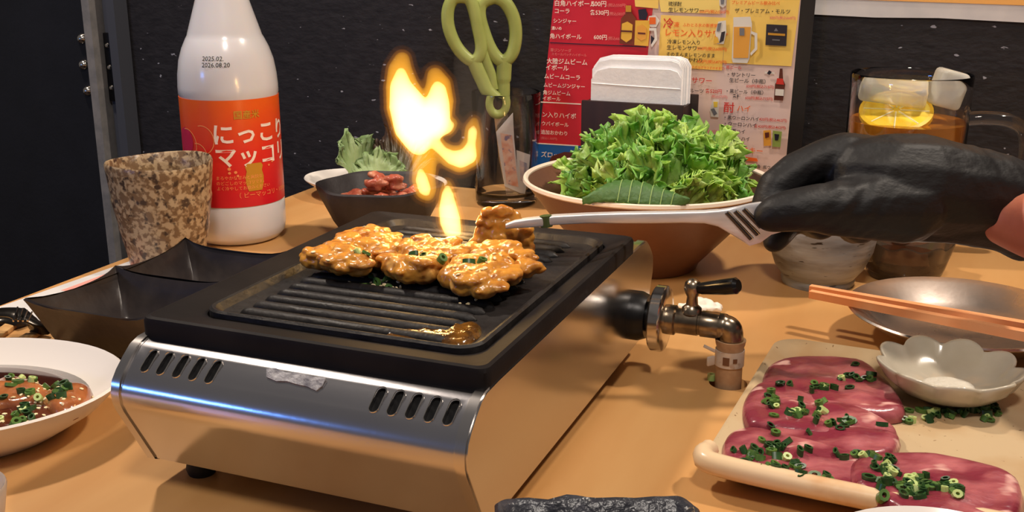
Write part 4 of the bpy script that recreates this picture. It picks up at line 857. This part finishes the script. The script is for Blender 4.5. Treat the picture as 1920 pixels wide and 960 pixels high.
# --- raw tongue slices
meat = mat('raw_tongue', (128, 44, 60), 0.3, col2=(184, 104, 108), scale=34, stretch=(1, 2, 1), ramp=(0.46, 0.68), bump=0.25, bscale=180, sss=0.25, coat=0.25, col3=(226, 176, 166), scale3=46, ramp3=(0.66, 0.74))
SL = [('top slice of raw beef tongue, farthest back on the beige platter', [(1424, 708), (1450, 676), (1520, 666), (1610, 672), (1655, 700), (1692, 745), (1698, 772), (1640, 778), (1560, 772), (1480, 752), (1440, 735)], 0.0075, 0.0105),
      ('second slice of raw beef tongue from the back of the platter', [(1388, 760), (1405, 728), (1440, 712), (1520, 738), (1620, 766), (1684, 800), (1676, 826), (1600, 824), (1500, 812), (1420, 800), (1396, 790)], 0.0085, 0.0105),
      ('middle slice of raw beef tongue between the chive-covered ones', [(1440, 800), (1500, 792), (1600, 800), (1680, 812), (1688, 830), (1660, 852), (1560, 852), (1480, 840)], 0.0095, 0.0085),
      ('front left slice of raw beef tongue along the rolled platter edge', [(1352, 832), (1372, 806), (1420, 802), (1500, 822), (1600, 846), (1640, 868), (1606, 905), (1592, 922), (1500, 908), (1420, 892), (1366, 872)], 0.0100, 0.0095),
      ('front right slice of raw beef tongue nearest the white plate', [(1588, 872), (1626, 850), (1700, 846), (1790, 856), (1870, 876), (1918, 902), (1916, 960), (1850, 985), (1720, 975), (1662, 944), (1602, 912)], 0.0105, 0.0115)]
slices = []
for i, (lbl, px, z0, th) in enumerate(SL):
    w = [PZ(u, v, z0+th*0.6) for u, v in px]; c = sum(w, Vector())/len(w)
    slices.append(thing('tongue_slice', pad([(p.x, p.y) for p in w], z0, th*0.8, 14, 5, 0.0028, 75, 16.0, i+1), meat, (c.x, c.y, z0), lbl, 'meat', 'raw tongue slices on the platter', sharp=0))
# --- white scalloped bowl on the platter
fc = Vector((0.2415, 0.553, 0.0085)); celadon = mat('pale_celadon', (204, 196, 178), 0.2, col2=(188, 178, 158), scale=30, coat=0.3)
def scal(a, r, z): 
    k = min(1.0, max(0.0, (z-0.003)/0.018)); s = abs(math.sin(4.5*a+0.35))
    return r*(1-0.16*k*(1-s**0.7)), z-0.0035*k*(1-s)
V, F = lathe([(0, 0), (0.0175, 0), (0.0190, 0.0015), (0.0275, 0.0055), (0.0350, 0.0120), (0.0392, 0.0190), (0.0398, 0.0207), (0.0390, 0.0214), (0.0375, 0.0203), (0.032, 0.0135), (0.023, 0.0078), (0.012, 0.0056), (0, 0.0050)], 108, tuple(fc), fn=scal)
thing('scalloped_bowl', (V, F), celadon, fc, 'small white flower-shaped bowl standing on the beige platter', 'bowl', sharp=0)
part_salt = thing('salt_mound', pad([(fc.x+0.014*math.cos(t)*1.1, fc.y+0.013*math.sin(t)) for t in [2*PI*i/10 for i in range(10)]], 0.0137, 0.0030, 6, 4, 0.001, 200, 2.0, 9), mat('white_paste', (228, 222, 206), 0.6, bump=0.4, bscale=400), (fc.x, fc.y, 0.0137), 'pale seasoning spread in the bottom of the flower-shaped bowl', 'seasoning', sharp=0)
# --- plates cut by the bottom of the frame
wc = Vector((0.163, 0.349, 0))
thing('round_plate', ellipse_lathe([(0, 0), (0.6, 0), (0.64, 0.003), (0.985, 0.0235), (1, 0.0250), (0.985, 0.0258), (0.94, 0.0235), (0.62, 0.0075), (0, 0.0060)], wc, 0.052, 0.052, 0), white_glaze, wc, 'white round plate at the bottom edge in front of the platter', 'plate')
bb = Vector((0.277, 0.352, 0))
thing('black_bowl', lathe([(0, 0), (0.028, 0), (0.030, 0.003), (0.046, 0.022), (0.052, 0.0385), (0.0510, 0.0395), (0.0490, 0.0380), (0.042, 0.020), (0.026, 0.008), (0, 0.007)], 48, tuple(bb)), black_ceramic, bb, 'black bowl just entering the bottom right corner', 'bowl')
bd = Vector((0.0335, 0.3415, 0))
dsh = empty('rough_black_dish', bd, 0, 'rough dark grey-black ceramic dish at the bottom centre in front of the grill', 'dish')
rough_black = mat('rough_black_glaze', (46, 46, 52), 0.3, col2=(84, 84, 92), scale=90, bump=0.7, bscale=170, ramp=(0.45, 0.8))
def wav(o, z, r=0.008, amp=1.0):
    out = []
    for i, p in enumerate(rrect(-0.040+o, 0.040-o, -0.045+o, 0.045-o, r, z, 12)):
        out.append(p)
    # refine the straight runs so the rim can undulate
    res = []
    for i in range(len(out)):
        a, b_ = out[i], out[(i+1) % len(out)]; k = max(1, int((b_-a).length/0.004))
        for j in range(k):
            q = a.lerp(b_, j/k); n = noise.noise(Vector((q.x*90, q.y*90, 3.3)))
            res.append(q)
    return res
def wav2(o, z, amp):
    base = wav(0, z); c = Vector((0, 0, z)); res = []
    for q in base:
        s = 1-o/0.042; n = noise.noise(Vector((q.x*95, q.y*95, 3.3)))
        res.append(Vector((q.x*s*(1+0.02*n*amp), q.y*s*(1+0.025*n*amp), z+0.0022*n*amp)))
    return res
part('dish', loft([wav2(0.014, 0.0, 0), wav2(0.010, 0.006, 0.3), wav2(0.001, 0.033, 1), wav2(0.0, 0.0365, 1), wav2(0.0015, 0.0382, 1), wav2(0.0045, 0.0370, 1), wav2(0.009, 0.016, 0.6), wav2(0.016, 0.0085, 0)]), rough_black, dsh, sharp=60)
gs = PZ(-12, 960, 0.0)
thing('small_glass', lathe([(0, 0), (0.013, 0), (0.0145, 0.002), (0.0195, 0.030), (0.0190, 0.0312), (0.0180, 0.030), (0.0130, 0.006), (0, 0.005)], 40, (-0.2325, 0.405, 0)), mat('frosted_glass', (226, 208, 190), 0.15, trans=0.4), (-0.2325, 0.405, 0), 'small pale glass cut off at the bottom left corner', 'glass')
# ================================================================== LEFT DISH with marinated meat
dc = Vector((-0.2950, 0.5240, 0))
thing('serving_dish', ellipse_lathe([(0, 0), (0.60, 0), (0.64, 0.002), (0.86, 0.014), (0.975, 0.0242), (0.990, 0.0262), (1.0, 0.0272), (0.985, 0.0282), (0.955, 0.0262), (0.84, 0.0180), (0.66, 0.0110), (0, 0.0100)], dc, 0.088, 0.069, math.radians(4), 64), white_glaze, dc, 'white oval dish of marinated meat at the left edge', 'dish')
sauceL = mat('marinade', (58, 24, 12), 0.08, col2=(40, 14, 8), scale=40, coat=0.5)
def dpt(a, r): return (dc.x+0.088*r*math.cos(a), dc.y+0.069*r*math.sin(a))
thing('marinade', pad([dpt(2*PI*i/14, 0.79) for i in range(14)], 0.0165, 0.0022, 5, 4, 0, 60, 8), sauceL, (dc.x, dc.y, 0.0165), 'dark brown soy marinade pooled in the white oval dish', 'sauce', sharp=0)
marm = mat('marinated_meat', (180, 110, 62), 0.2, col2=(124, 66, 36), scale=50, bump=0.4, bscale=120, sss=0.2, coat=0.4)
MLp = [('marinated meat strip at the far rim of the white dish', [(-60, 745), (-10, 712), (40, 705), (95, 722), (120, 745), (80, 762), (10, 770), (-50, 772)], 0.0170, 0.0095),
       ('marinated meat strip at the right end of the white dish', [(90, 745), (130, 722), (195, 722), (198, 745), (170, 775), (130, 785), (100, 770)], 0.0175, 0.0090),
       ('sauce-dark marinated meat in the middle of the white dish', [(-30, 775), (30, 750), (90, 756), (140, 775), (115, 800), (50, 815), (-20, 812)], 0.0170, 0.0050)]
mar = []
for i, (lbl, px, z0, th) in enumerate(MLp):
    w = [PZ(u, v, z0+th*.6) for u, v in px]; c = sum(w, Vector())/len(w)
    w = [dc+(p-dc)*0.87+Vector((0.002, 0.002, 0)) for p in w]
    mar.append(thing('marinated_meat', pad([(p.x, p.y) for p in w], z0, th, 9, 5, 0.003, 80, 4.0, 20+i), marm if i < 2 else mat('marinated_dark', (96, 46, 24), 0.15, col2=(70, 28, 16), scale=60, bump=0.4, bscale=120, coat=0.4), (c.x, c.y, z0), lbl, 'meat', 'marinated meat in the white dish', sharp=0))
# ================================================================== ON THE GRILL
gm = mat('grilled_meat', (206, 142, 54), 0.28, col2=(146, 84, 30), scale=85, ramp=(0.45, 0.68), bump=0.35, bscale=170, sss=0.3, coat=0.15, col3=(218, 162, 84), scale3=95, ramp3=(0.58, 0.70))
rg = random.Random(21)
GZ = 0.0815
def grill_piece(px, zc, nub, n_nub, lbl, zfun=None, base=0.0062):
    """nubby glazed piece: balls along an outline of points on the plate, melted together"""
    balls = []
    for (u, v, r) in px:
        p = PZ(u, v, zc); balls.append(icos((p.x, p.y, zc+(zfun(u) if zfun else 0)), r, 2, (1, 1, 0.75)))
    pts = [PZ(u, v, zc) for u, v, r in px]
    for k in range(n_nub):
        i = rg.randrange(len(px)); p = pts[i]; r0 = px[i][2]; a = rg.uniform(0, 2*PI); e = rg.uniform(0.0, 1.35); rr = r0*0.92
        q = (p.x+rr*math.cos(a)*math.cos(e), p.y+rr*math.sin(a)*math.cos(e), zc+(zfun(px[i][0]) if zfun else 0)+rr*0.75*math.sin(e))
        balls.append(icos(q, rg.uniform(nub[0]*.7, nub[1]*1.1), 2, (rg.uniform(.8, 1.9), rg.uniform(.8, 1.7), 0.6)))
    V, F = fuse(join(*balls), 0.0008, 2, 0.0006, 330)
    zm = min(v.z for v in V)
    c = sum(pts, Vector())/len(pts)
    return thing('grilled_meat', (V, F), gm, (c.x, c.y, zm), lbl, 'meat', 'marinated meat on the grill', sharp=0)
zc = GZ+0.0075
G = [grill_piece([(585, 486, .0070), (605, 487, .0080), (625, 492, .0072), (612, 480, .007)], zc, (.0022, .0036), 26, 'small glazed meat piece at the left end of the grill plate'),
     grill_piece([(650, 462, .009), (672, 452, .009), (700, 452, .010), (725, 462, .010), (690, 476, .010), (660, 484, .0095), (715, 480, .010), (745, 470, .009), (640, 475, .008), (640, 496, .0075), (672, 498, .008)], zc+.001, (.0026, .0044), 90, 'large nubby glazed meat piece on the left half of the grill plate'),
     grill_piece([(745, 500, .0088), (768, 508, .0092), (795, 508, .0092), (815, 498, .009), (780, 490, .010), (810, 480, .010), (835, 485, .009), (765, 480, .010), (800, 465, .009), (840, 468, .008)], zc+.0005, (.0026, .0042), 84, 'nubby glazed meat piece in the middle of the grill plate below the flames'),
     grill_piece([(850, 520, .0085), (872, 512, .0095), (895, 522, .009), (905, 540, .0075), (925, 512, .0095), (940, 500, .009), (900, 500, .010), (870, 535, .0075), (955, 515, .0075), (925, 528, .0075)], zc, (.0026, .0046), 70, 'bright golden glazed meat piece at the front of the heap'),
     grill_piece([(930, 478, .0095), (955, 482, .0095), (975, 490, .0085), (905, 480, .009), (985, 505, .006), (880, 478, .0085), (860, 488, .008)], zc+.001, (.0024, .0040), 64, 'flat glazed meat piece under the piece held by the tongs')]
# piece lifted by the tongs
balls = []
yh = 0.592
for (u, v, r) in ((918, 415, .0070), (940, 412, .0072), (958, 412, .0066), (912, 440, .0075), (935, 438, .0090), (962, 440, .0090), (980, 446, .0070), (925, 460, .0080), (950, 465, .0085), (972, 466, .0070), (905, 458, .006)):
    p = PYY(u, v, yh); balls.append(icos(p, r, 2, (1, .75, 1)))
    for k in range(7):
        a = rg.uniform(0, 2*PI); q = p+Vector((math.cos(a)*r*.8, -r*0.6*abs(rg.random()), math.sin(a)*r*.8)); balls.append(icos(q, rg.uniform(.0020, .0044), 2, (rg.uniform(.9, 1.5), .8, 1)))
V, F = fuse(join(*balls), 0.0008, 2, 0.0006, 330)
held = thing('grilled_meat', (V, F), gm, PYY(940, 475, yh), 'glazed meat piece lifted upright by the tongs', 'meat', 'marinated meat on the grill', sharp=0)
# --- flames: glowing gas, densest in the middle
def flame_mat(name, col, strength):
    m = bpy.data.materials.new(name); m.use_nodes = True; nt = m.node_tree; nt.nodes.clear(); o = nt.nodes.new('ShaderNodeOutputMaterial'); e = nt.nodes.new('ShaderNodeEmission')
    e.inputs[0].default_value = (*col, 1); e.inputs[1].default_value = strength; nt.links.new(e.outputs[0], o.inputs['Volume']); return m
f_halo = flame_mat('flame_halo', (1.0, 0.30, 0.02), 3.5); f_out = flame_mat('flame_outer', (1.0, 0.34, 0.012), 16.0); f_mid = flame_mat('flame_middle', (1.0, 0.46, 0.03), 48.0); f_core = flame_mat('flame_core', (1.0, 0.56, 0.18), 260.0)
fy = 0.628; fpx = 0.000315
def fchains(runs, k, dr):
    out = []
    for run in runs:
        pts = [PYY(u, v, fy) for u, v, r in run]; rad = [max(1.5, r*k+dr)*fpx for u, v, r in run]; out.append(chain(pts, rad, 0.3, 2))
    return fuse(join(*out), 0.0011, 3)
R1 = [[(754, 112, 11), (750, 135, 20), (754, 165, 28), (765, 200, 38), (780, 235, 42), (787, 262, 30), (790, 285, 17)],
      [(780, 235, 42), (805, 222, 40), (820, 190, 28), (822, 162, 21), (816, 142, 12)], [(805, 225, 34), (836, 236, 16), (846, 232, 9)],
      [(800, 262, 22), (826, 282, 15), (845, 294, 19), (862, 298, 23), (878, 292, 21), (886, 268, 15), (886, 244, 12), (889, 228, 5)],
      [(796, 278, 24), (796, 310, 20), (794, 335, 20), (798, 354, 18), (802, 364, 10)]]
R2 = [[(838, 346, 6), (839, 364, 13), (840, 388, 17), (844, 412, 20), (849, 432, 17), (851, 446, 8)]]
C1 = [[(752, 136, 10), (752, 165, 22), (765, 200, 36), (780, 232, 44), (784, 256, 32), (785, 268, 24)], [(780, 232, 44), (806, 226, 40), (820, 195, 24), (822, 170, 16), (820, 160, 9)], [(806, 230, 34), (836, 238, 14), (845, 234, 8)],
      [(815, 268, 12), (830, 284, 10), (848, 296, 14), (864, 298, 18), (878, 292, 17), (884, 270, 9), (886, 248, 10), (888, 238, 4)], [(789, 322, 7), (791, 338, 13), (796, 354, 13), (800, 362, 7)]]
C2 = [[(839, 352, 6), (839, 368, 13), (840, 390, 18), (844, 414, 21), (849, 434, 17), (851, 446, 8)]]
for nm, R, C_, lbl, base in (('flame', R1, C1, 'tall forked yellow flame leaping above the grill', PYY(800, 372, fy)), ('flame', R2, C2, 'short pointed yellow flame standing on the meat', PYY(848, 456, fy))):
    o = empty(nm, base, 0, lbl, 'flame')
    part('halo', fchains(R, 1.0, 17.0), f_halo, o, world=True, sharp=0)
    part('outer_flame', fchains(R, 1.0, 9.5), f_out, o, world=True, sharp=0)
    part('middle_flame', fchains(R, 1.0, 4.0), f_mid, o, world=True, sharp=0)
    part('bright_core', fchains(C_, 1.0, 0.0), f_core, o, world=True, sharp=0)
def flame_light(p, e, r):
    l = bpy.data.lights.new('flame_glow', 'POINT'); l.energy = e; l.shadow_soft_size = r; l.color = (1.0, 0.60, 0.22); o = bpy.data.objects.new('flame_glow', l); COL.objects.link(o); o.location = p
flame_light(PYY(785, 210, fy), 0.30, 0.014); flame_light(PYY(844, 405, fy), 0.10, 0.008); flame_light(PYY(875, 290, fy), 0.08, 0.008)
# --- thin smoke drifting off the meat
sm = bpy.data.materials.new('thin_smoke'); sm.use_nodes = True; nt = sm.node_tree; nt.nodes.clear(); o_ = nt.nodes.new('ShaderNodeOutputMaterial'); v_ = nt.nodes.new('ShaderNodeVolumeScatter')
v_.inputs['Color'].default_value = (0.85, 0.82, 0.80, 1); v_.inputs['Density'].default_value = 1.6; v_.inputs['Anisotropy'].default_value = 0.2; nt.links.new(v_.outputs[0], o_.inputs['Volume'])
smk = [[(905, 478, 34, .02), (850, 440, 44, .03), (835, 380, 46, .035), (850, 310, 48, .04), (875, 240, 50, .05), (890, 170, 46, .06), (880, 110, 36, .065)], [(985, 500, 18, -.005), (1000, 470, 20, .0), (1010, 430, 18, .005), (1002, 395, 10, .01)]]
V, F = fuse(join(*[chain([PYY(u, v, fy+dy) for u, v, r, dy in run], [r*fpx for u, v, r, dy in run], 0.3, 2) for run in smk]), 0.003, 6)
thing('smoke', (V, F), sm, PYY(900, 480, fy), 'thin pale smoke drifting up from the meat behind the flames', 'smoke', sharp=0)
# ================================================================== TONGS AND GLOVED HAND
alu = mat('brushed_aluminium', (240, 238, 238), 0.45, 0.7, col2=(220, 218, 218), scale=70, stretch=(0.5, 3, 3), bump=0.05, bscale=180)
tg = empty('tongs', PYY(1420, 440, 0.58), 0, 'silver metal tongs gripping meat, held in the gloved hand', 'tongs')
ty = 0.580
def band(px, y0, th, m, name, par):
    """flat metal arm: upper and lower outline as seen, thickness in depth"""
    up = [PYY(u, a, y0) for u, a, b_ in px]; lo = [PYY(u, b_, y0) for u, a, b_ in px]; R = []
    for i in range(len(px)):
        A, B = up[i], lo[i]; mid = (A+B)/2; h = (A-B)/2
        se = lambda q: math.copysign(abs(q)**0.45, q)
        R.append([mid+h*se(math.cos(t))+Vector((0, th*se(math.sin(t)), 0)) for t in [2*PI*k/16 for k in range(16)]])
    return part(name, loft(R), m, par, world=True, sharp=50)
ar = [(948, 420, 428), (965, 413, 427), (990, 409, 426), (1018, 406, 424), (1040, 403, 421), (1100, 400, 418), (1160, 398, 418), (1220, 397, 418), (1280, 396, 417), (1320, 395, 418), (1345, 393, 424), (1365, 390, 436), (1385, 386, 448), (1405, 381, 461), (1425, 378, 455), (1445, 380, 440), (1480, 384, 430), (1540, 386, 425), (1600, 386, 420)]
arm = band(ar, ty, 0.0022, alu, 'near_arm', tg)
ar2 = [(u, a+1, b_-1) for u, a, b_ in ar]
band([(952, 414, 424)]+[(u, a-1, b_-3) for u, a, b_ in ar[1:11]]+[(1400, 392, 420), (1500, 392, 420), (1600, 390, 416)], ty+0.016, 0.0018, alu, 'far_arm', tg)
part('bridge', tube([PYY(1600, 403, ty-.001), PYY(1612, 403, ty+.008), PYY(1600, 403, ty+.017)], 0.0035, 10), alu, tg, world=True)
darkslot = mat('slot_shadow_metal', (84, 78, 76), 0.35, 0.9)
for (u0, v0, u1, v1) in ((1362, 398, 1408, 448), (1378, 396, 1420, 440), (1394, 392, 1426, 426)):
    g_ = part('grip_slot', tube(smooth_path([PYY(u0, v0, ty-.0022), PYY((u0+u1)/2, (v0+v1)/2, ty-.0024), PYY(u1, v1, ty-.0022)], 4), 0.0012, 8), darkslot, arm, world=True)
    part('slot_edge', tube([PYY(u0+4, v0-1, ty-.0026), PYY(u1+4, v1-1, ty-.0026)], 0.0006, 6), chrome, g_, world=True)
part('sauce_smear', tube([PYY(1023, 404, ty), PYY(1025, 425, ty)], [0.0034, 0.0034], 10, flat=0.8, up=(0, 1, 0)), mat('herb_smear', (70, 84, 44), 0.4), arm, world=True)
# gloved hand: palm, thumb and fingers melt into one skin
hy_ = 0.600; hs = 0.000305
def H(u, v, y=hy_): return PYY(u, v, y)
glove_m = mat('black_nitrile', (15, 14, 15), 0.55, col2=(21, 19, 20), scale=40, bump=0.5, bscale=90, stretch=(1.0, 1, 1.6), spec=0.4)
runs = [
  [(1915, 390, 82, .014), (1890, 380, 86, .018), (1850, 364, 86, .016), (1790, 356, 92, .010), (1720, 346, 98, .006), (1660, 340, 92, .004), (1622, 334, 78, .004)],      # wrist to palm
  [(1622, 306, 56, .012), (1580, 292, 46, .012), (1535, 304, 40, .010), (1490, 324, 39, .006), (1456, 350, 36, .000), (1440, 384, 32, -.006), (1436, 412, 27, -.010)],     # index finger
  [(1700, 385, 74, -.006), (1640, 386, 66, -.012), (1580, 390, 54, -.018), (1530, 390, 46, -.022), (1486, 394, 41, -.024), (1456, 400, 36, -.024), (1444, 404, 31, -.024)], # thumb, nearest the viewer
  [(1610, 330, 56, .022), (1540, 340, 40, .026), (1490, 372, 34, .024), (1474, 420, 32, .016), (1458, 442, 28, .006), (1452, 452, 24, .004)],       # middle finger tip below the tongs
  [(1650, 360, 60, .024), (1585, 372, 42, .030), (1540, 394, 38, .022), (1526, 414, 36, .012), (1540, 418, 33, .002)],      # ring finger, curled
  [(1690, 380, 56, .024), (1630, 396, 40, .030), (1612, 410, 38, .020), (1602, 424, 36, .010), (1612, 426, 34, .0)],      # little finger, curled
  [(1720, 396, 60, .010), (1800, 402, 60, .012), (1870, 420, 54, .016), (1905, 446, 40, .018), (1914, 466, 26, .018)],          # heel of the hand to cuff
]
balls = [chain([H(u, v, hy_+dy) for u, v, r, dy in run], [r*hs for u, v, r, dy in run], 0.12, 2) for run in runs]
V, F = fuse(join(*balls), 0.0013, 12)
def wrinkle(v):
    # creases of the stretched glove at the wrist and thumb root
    k = max(0.0, min(1.0, (v.x-0.235)/0.04)); t = Vector((v.x*60+v.z*55, v.y*18, v.z*16-v.x*14))
    k2 = math.exp(-((v.x-0.185)**2+(v.z-0.108)**2)/0.0006)
    return 0.0007*k*noise.noise(t*2.7)+0.0010*k2*noise.noise(Vector((v.x*150-v.z*120, v.y*30, v.z*60)))+0.0007*noise.noise(v*55)
me = mesh('tmp', V, F, 0); me.update(); nr = [v.normal.copy() for v in me.vertices]
V = [v.co+n*wrinkle(v.co) for v, n in zip(me.vertices, nr)]; F = [tuple(p.vertices) for p in me.polygons]; bpy.data.meshes.remove(me)
skin = mat('skin', (196, 118, 88), 0.5, col2=(180, 100, 76), scale=40, sss=0.3, bump=0.1, bscale=200)
fr = chain([H(1830, 385, .612), H(1905, 412, .600), H(1945, 424, .590), H(2060, 440, .562), H(2420, 470, .470)], [46*hs, 58*hs, 64*hs, 80*hs, 112*hs], 0.10, 3)
person = thing('person', fuse(fr, 0.002, 4), skin, H(1960, 500, .62), 'bare forearm reaching in from the right, wearing a black glove and holding the tongs', 'person', sharp=0)
part('glove', (V, F), glove_m, person, world=True, sharp=0)['label'] = 'black nitrile glove pinching the tongs'
# ================================================================== SMALL SCATTERED THINGS
def ring_piece(r, h, t, n=9, squash=1.0):
    V, F = lathe([(r-t, -h), (r, -h), (r, h), (r-t, h)], n, (0, 0, 0), True); return [(x, y*squash, z) for x, y, z in V], F
onion_g = mat('onion_green', (62, 96, 44), 0.3, col2=(96, 130, 60), scale=120, sss=0.15); onion_p = mat('onion_pale', (196, 210, 140), 0.3, col2=(160, 186, 106), scale=120, sss=0.2); onion_d = mat('onion_dark', (36, 66, 34), 0.3, col2=(54, 88, 42), scale=120)
OM = []
for i, (r, h, t, sq, m) in enumerate(((.0025, .0015, .0014, .8, onion_g), (.0030, .0011, .0012, .55, onion_d), (.0020, .0018, .0012, .9, onion_p), (.0032, .0009, .0018, .6, onion_g), (.0024, .0022, .0010, .45, onion_d))):
    me = mesh('green_onion', *ring_piece(r, h, t, 9, sq)); me.materials.append(m); OM.append(me)
seed_me = mesh('sesame_seed', *icos((0, 0, 0), 0.0008, 1, (1.6, 1.0, .6))); seed_me.materials.append(mat('sesame', (236, 214, 168), 0.45))
def scatter(tree, spots, meshes, name, label, cat, group, rnd, lift=0.0006):
    for (x, y) in spots:
        hit, nrm = drop(tree, x, y)
        if hit is None: continue
        o = bpy.data.objects.new(name, rnd.choice(meshes)); COL.objects.link(o)
        q = nrm.to_track_quat('Z', 'Y').to_matrix().to_4x4() @ Matrix.Rotation(rnd.uniform(0, 6.28), 4, 'Z') @ Matrix.Rotation(rnd.uniform(-.7, .7), 4, 'X')
        o.rotation_euler = q.to_euler(); o.location = hit+nrm*lift; s = rnd.uniform(.8, 1.25); o.scale = (s, s, s); tag(o, label, cat, group)
rs = random.Random(77)
def cluster(cells, z, n_each):
    out = []
    for (u, v, su, sv, n) in cells:
        for _ in range(int(n*n_each)):
            p = PZ(u+rs.gauss(0, su), v+rs.gauss(0, sv), z); out.append((p.x, p.y))
    return out
tree = bvh_of(slices)
cells = [(1520, 715, 30, 6, 8), (1605, 695, 18, 8, 8), (1500, 770, 30, 10, 13), (1580, 785, 30, 8, 8), (1450, 745, 14, 10, 6), (1445, 845, 22, 14, 16), (1400, 855, 20, 10, 4), (1490, 870, 26, 12, 9), (1530, 890, 20, 6, 4), (1670, 870, 14, 12, 9), (1690, 905, 26, 10, 16), (1740, 920, 36, 8, 20), (1640, 890, 20, 12, 4), (1790, 930, 14, 5, 5), (1600, 850, 30, 8, 5)]
trees = [bvh_of([s_]) for s_ in slices]; byslice = [[] for _ in slices]
for (x, y) in cluster(cells, 0.019, 1.45):
    hz = [(t.ray_cast(Vector((x, y, 0.5)), Vector((0, 0, -1)))[0] or Vector((0, 0, -1))).z for t in trees]
    if max(hz) > 0: byslice[hz.index(max(hz))].append((x, y))
for sp_, which in zip(byslice, ('farthest tongue slice', 'second tongue slice from the back', 'middle tongue slice', 'front left tongue slice by the rolled edge', 'front right tongue slice by the white plate')):
    scatter(tree, sp_, OM+[OM[1], OM[4]], 'green_onion', 'chopped green onion piece sprinkled on the '+which, 'onion', 'green onion on the '+which, rs)
tree = bvh_of([o for o in bpy.data.objects if o.parent == platter])
scatter(tree, cluster([(1780, 770, 40, 7, 22), (1850, 765, 18, 8, 7), (1700, 788, 12, 4, 3), (1840, 785, 20, 4, 4)], 0.009, 1.0), OM, 'green_onion', 'chopped green onion piece lying on the bare platter before the flower-shaped bowl', 'onion', 'green onion on the platter', rs, 0.0012)
tree = bvh_of(mar)
scatter(tree, cluster([(50, 755, 24, 16, 16), (110, 745, 26, 12, 8), (60, 725, 20, 8, 6), (20, 790, 22, 10, 6), (125, 745, 10, 6, 3)], 0.02, 1.0), OM, 'green_onion', 'chopped green onion piece on the marinated meat in the white dish', 'onion', 'green onion in the white dish', rs)
scatter(tree, cluster([(50, 750, 30, 20, 34), (110, 755, 28, 16, 20), (30, 800, 30, 8, 14), (90, 790, 30, 10, 8)], 0.02, 1.0), [seed_me], 'sesame_seed', 'white sesame seed on the marinated meat in the white dish', 'sesame', 'sesame in the white dish', rs, 0.0003)
tree = bvh_of(G+[held])
scatter(tree, cluster([(690, 470, 40, 14, 16), (790, 490, 34, 14, 14), (900, 505, 34, 14, 14), (610, 485, 16, 6, 5), (950, 485, 20, 8, 6)], 0.095, 1.0), [seed_me], 'sesame_seed', 'white sesame seed stuck to the meat on the grill', 'sesame', 'sesame on the grilled meat', rs, 0.0003)
scatter(tree, cluster([(628, 492, 8, 4, 3), (580, 492, 6, 3, 2), (890, 500, 8, 4, 2), (795, 488, 14, 5, 3), (700, 480, 20, 6, 2)], 0.095, 1.0), OM, 'green_onion', 'green onion bit stuck to the meat on the grill', 'onion', 'green onion on the grilled meat', rs)
tree = bvh_of([gp]+[o for o in bpy.data.objects if o.parent == gp])
scatter(tree, cluster([(740, 532, 26, 5, 14), (690, 530, 16, 4, 5), (880, 565, 24, 5, 8)], 0.082, 1.0), [seed_me], 'sesame_seed', 'white sesame seed fallen on the ribbed grill plate', 'sesame', 'sesame on the grill plate', rs, 0.0003)
scatter(tree, cluster([(725, 530, 16, 4, 6), (690, 528, 8, 3, 2)], 0.082, 1.0), OM, 'green_onion', 'green onion bit fallen on the ribbed grill plate', 'onion', 'green onion on the grill plate', rs)
p = PZ(1334, 712, 0); o = bpy.data.objects.new('green_onion', OM[2]); COL.objects.link(o); o.location = (p.x, p.y, 0.0018); o.scale = (1.3, 1.3, 1.1); tag(o, 'single pale green onion piece on the table beside the hose', 'onion')
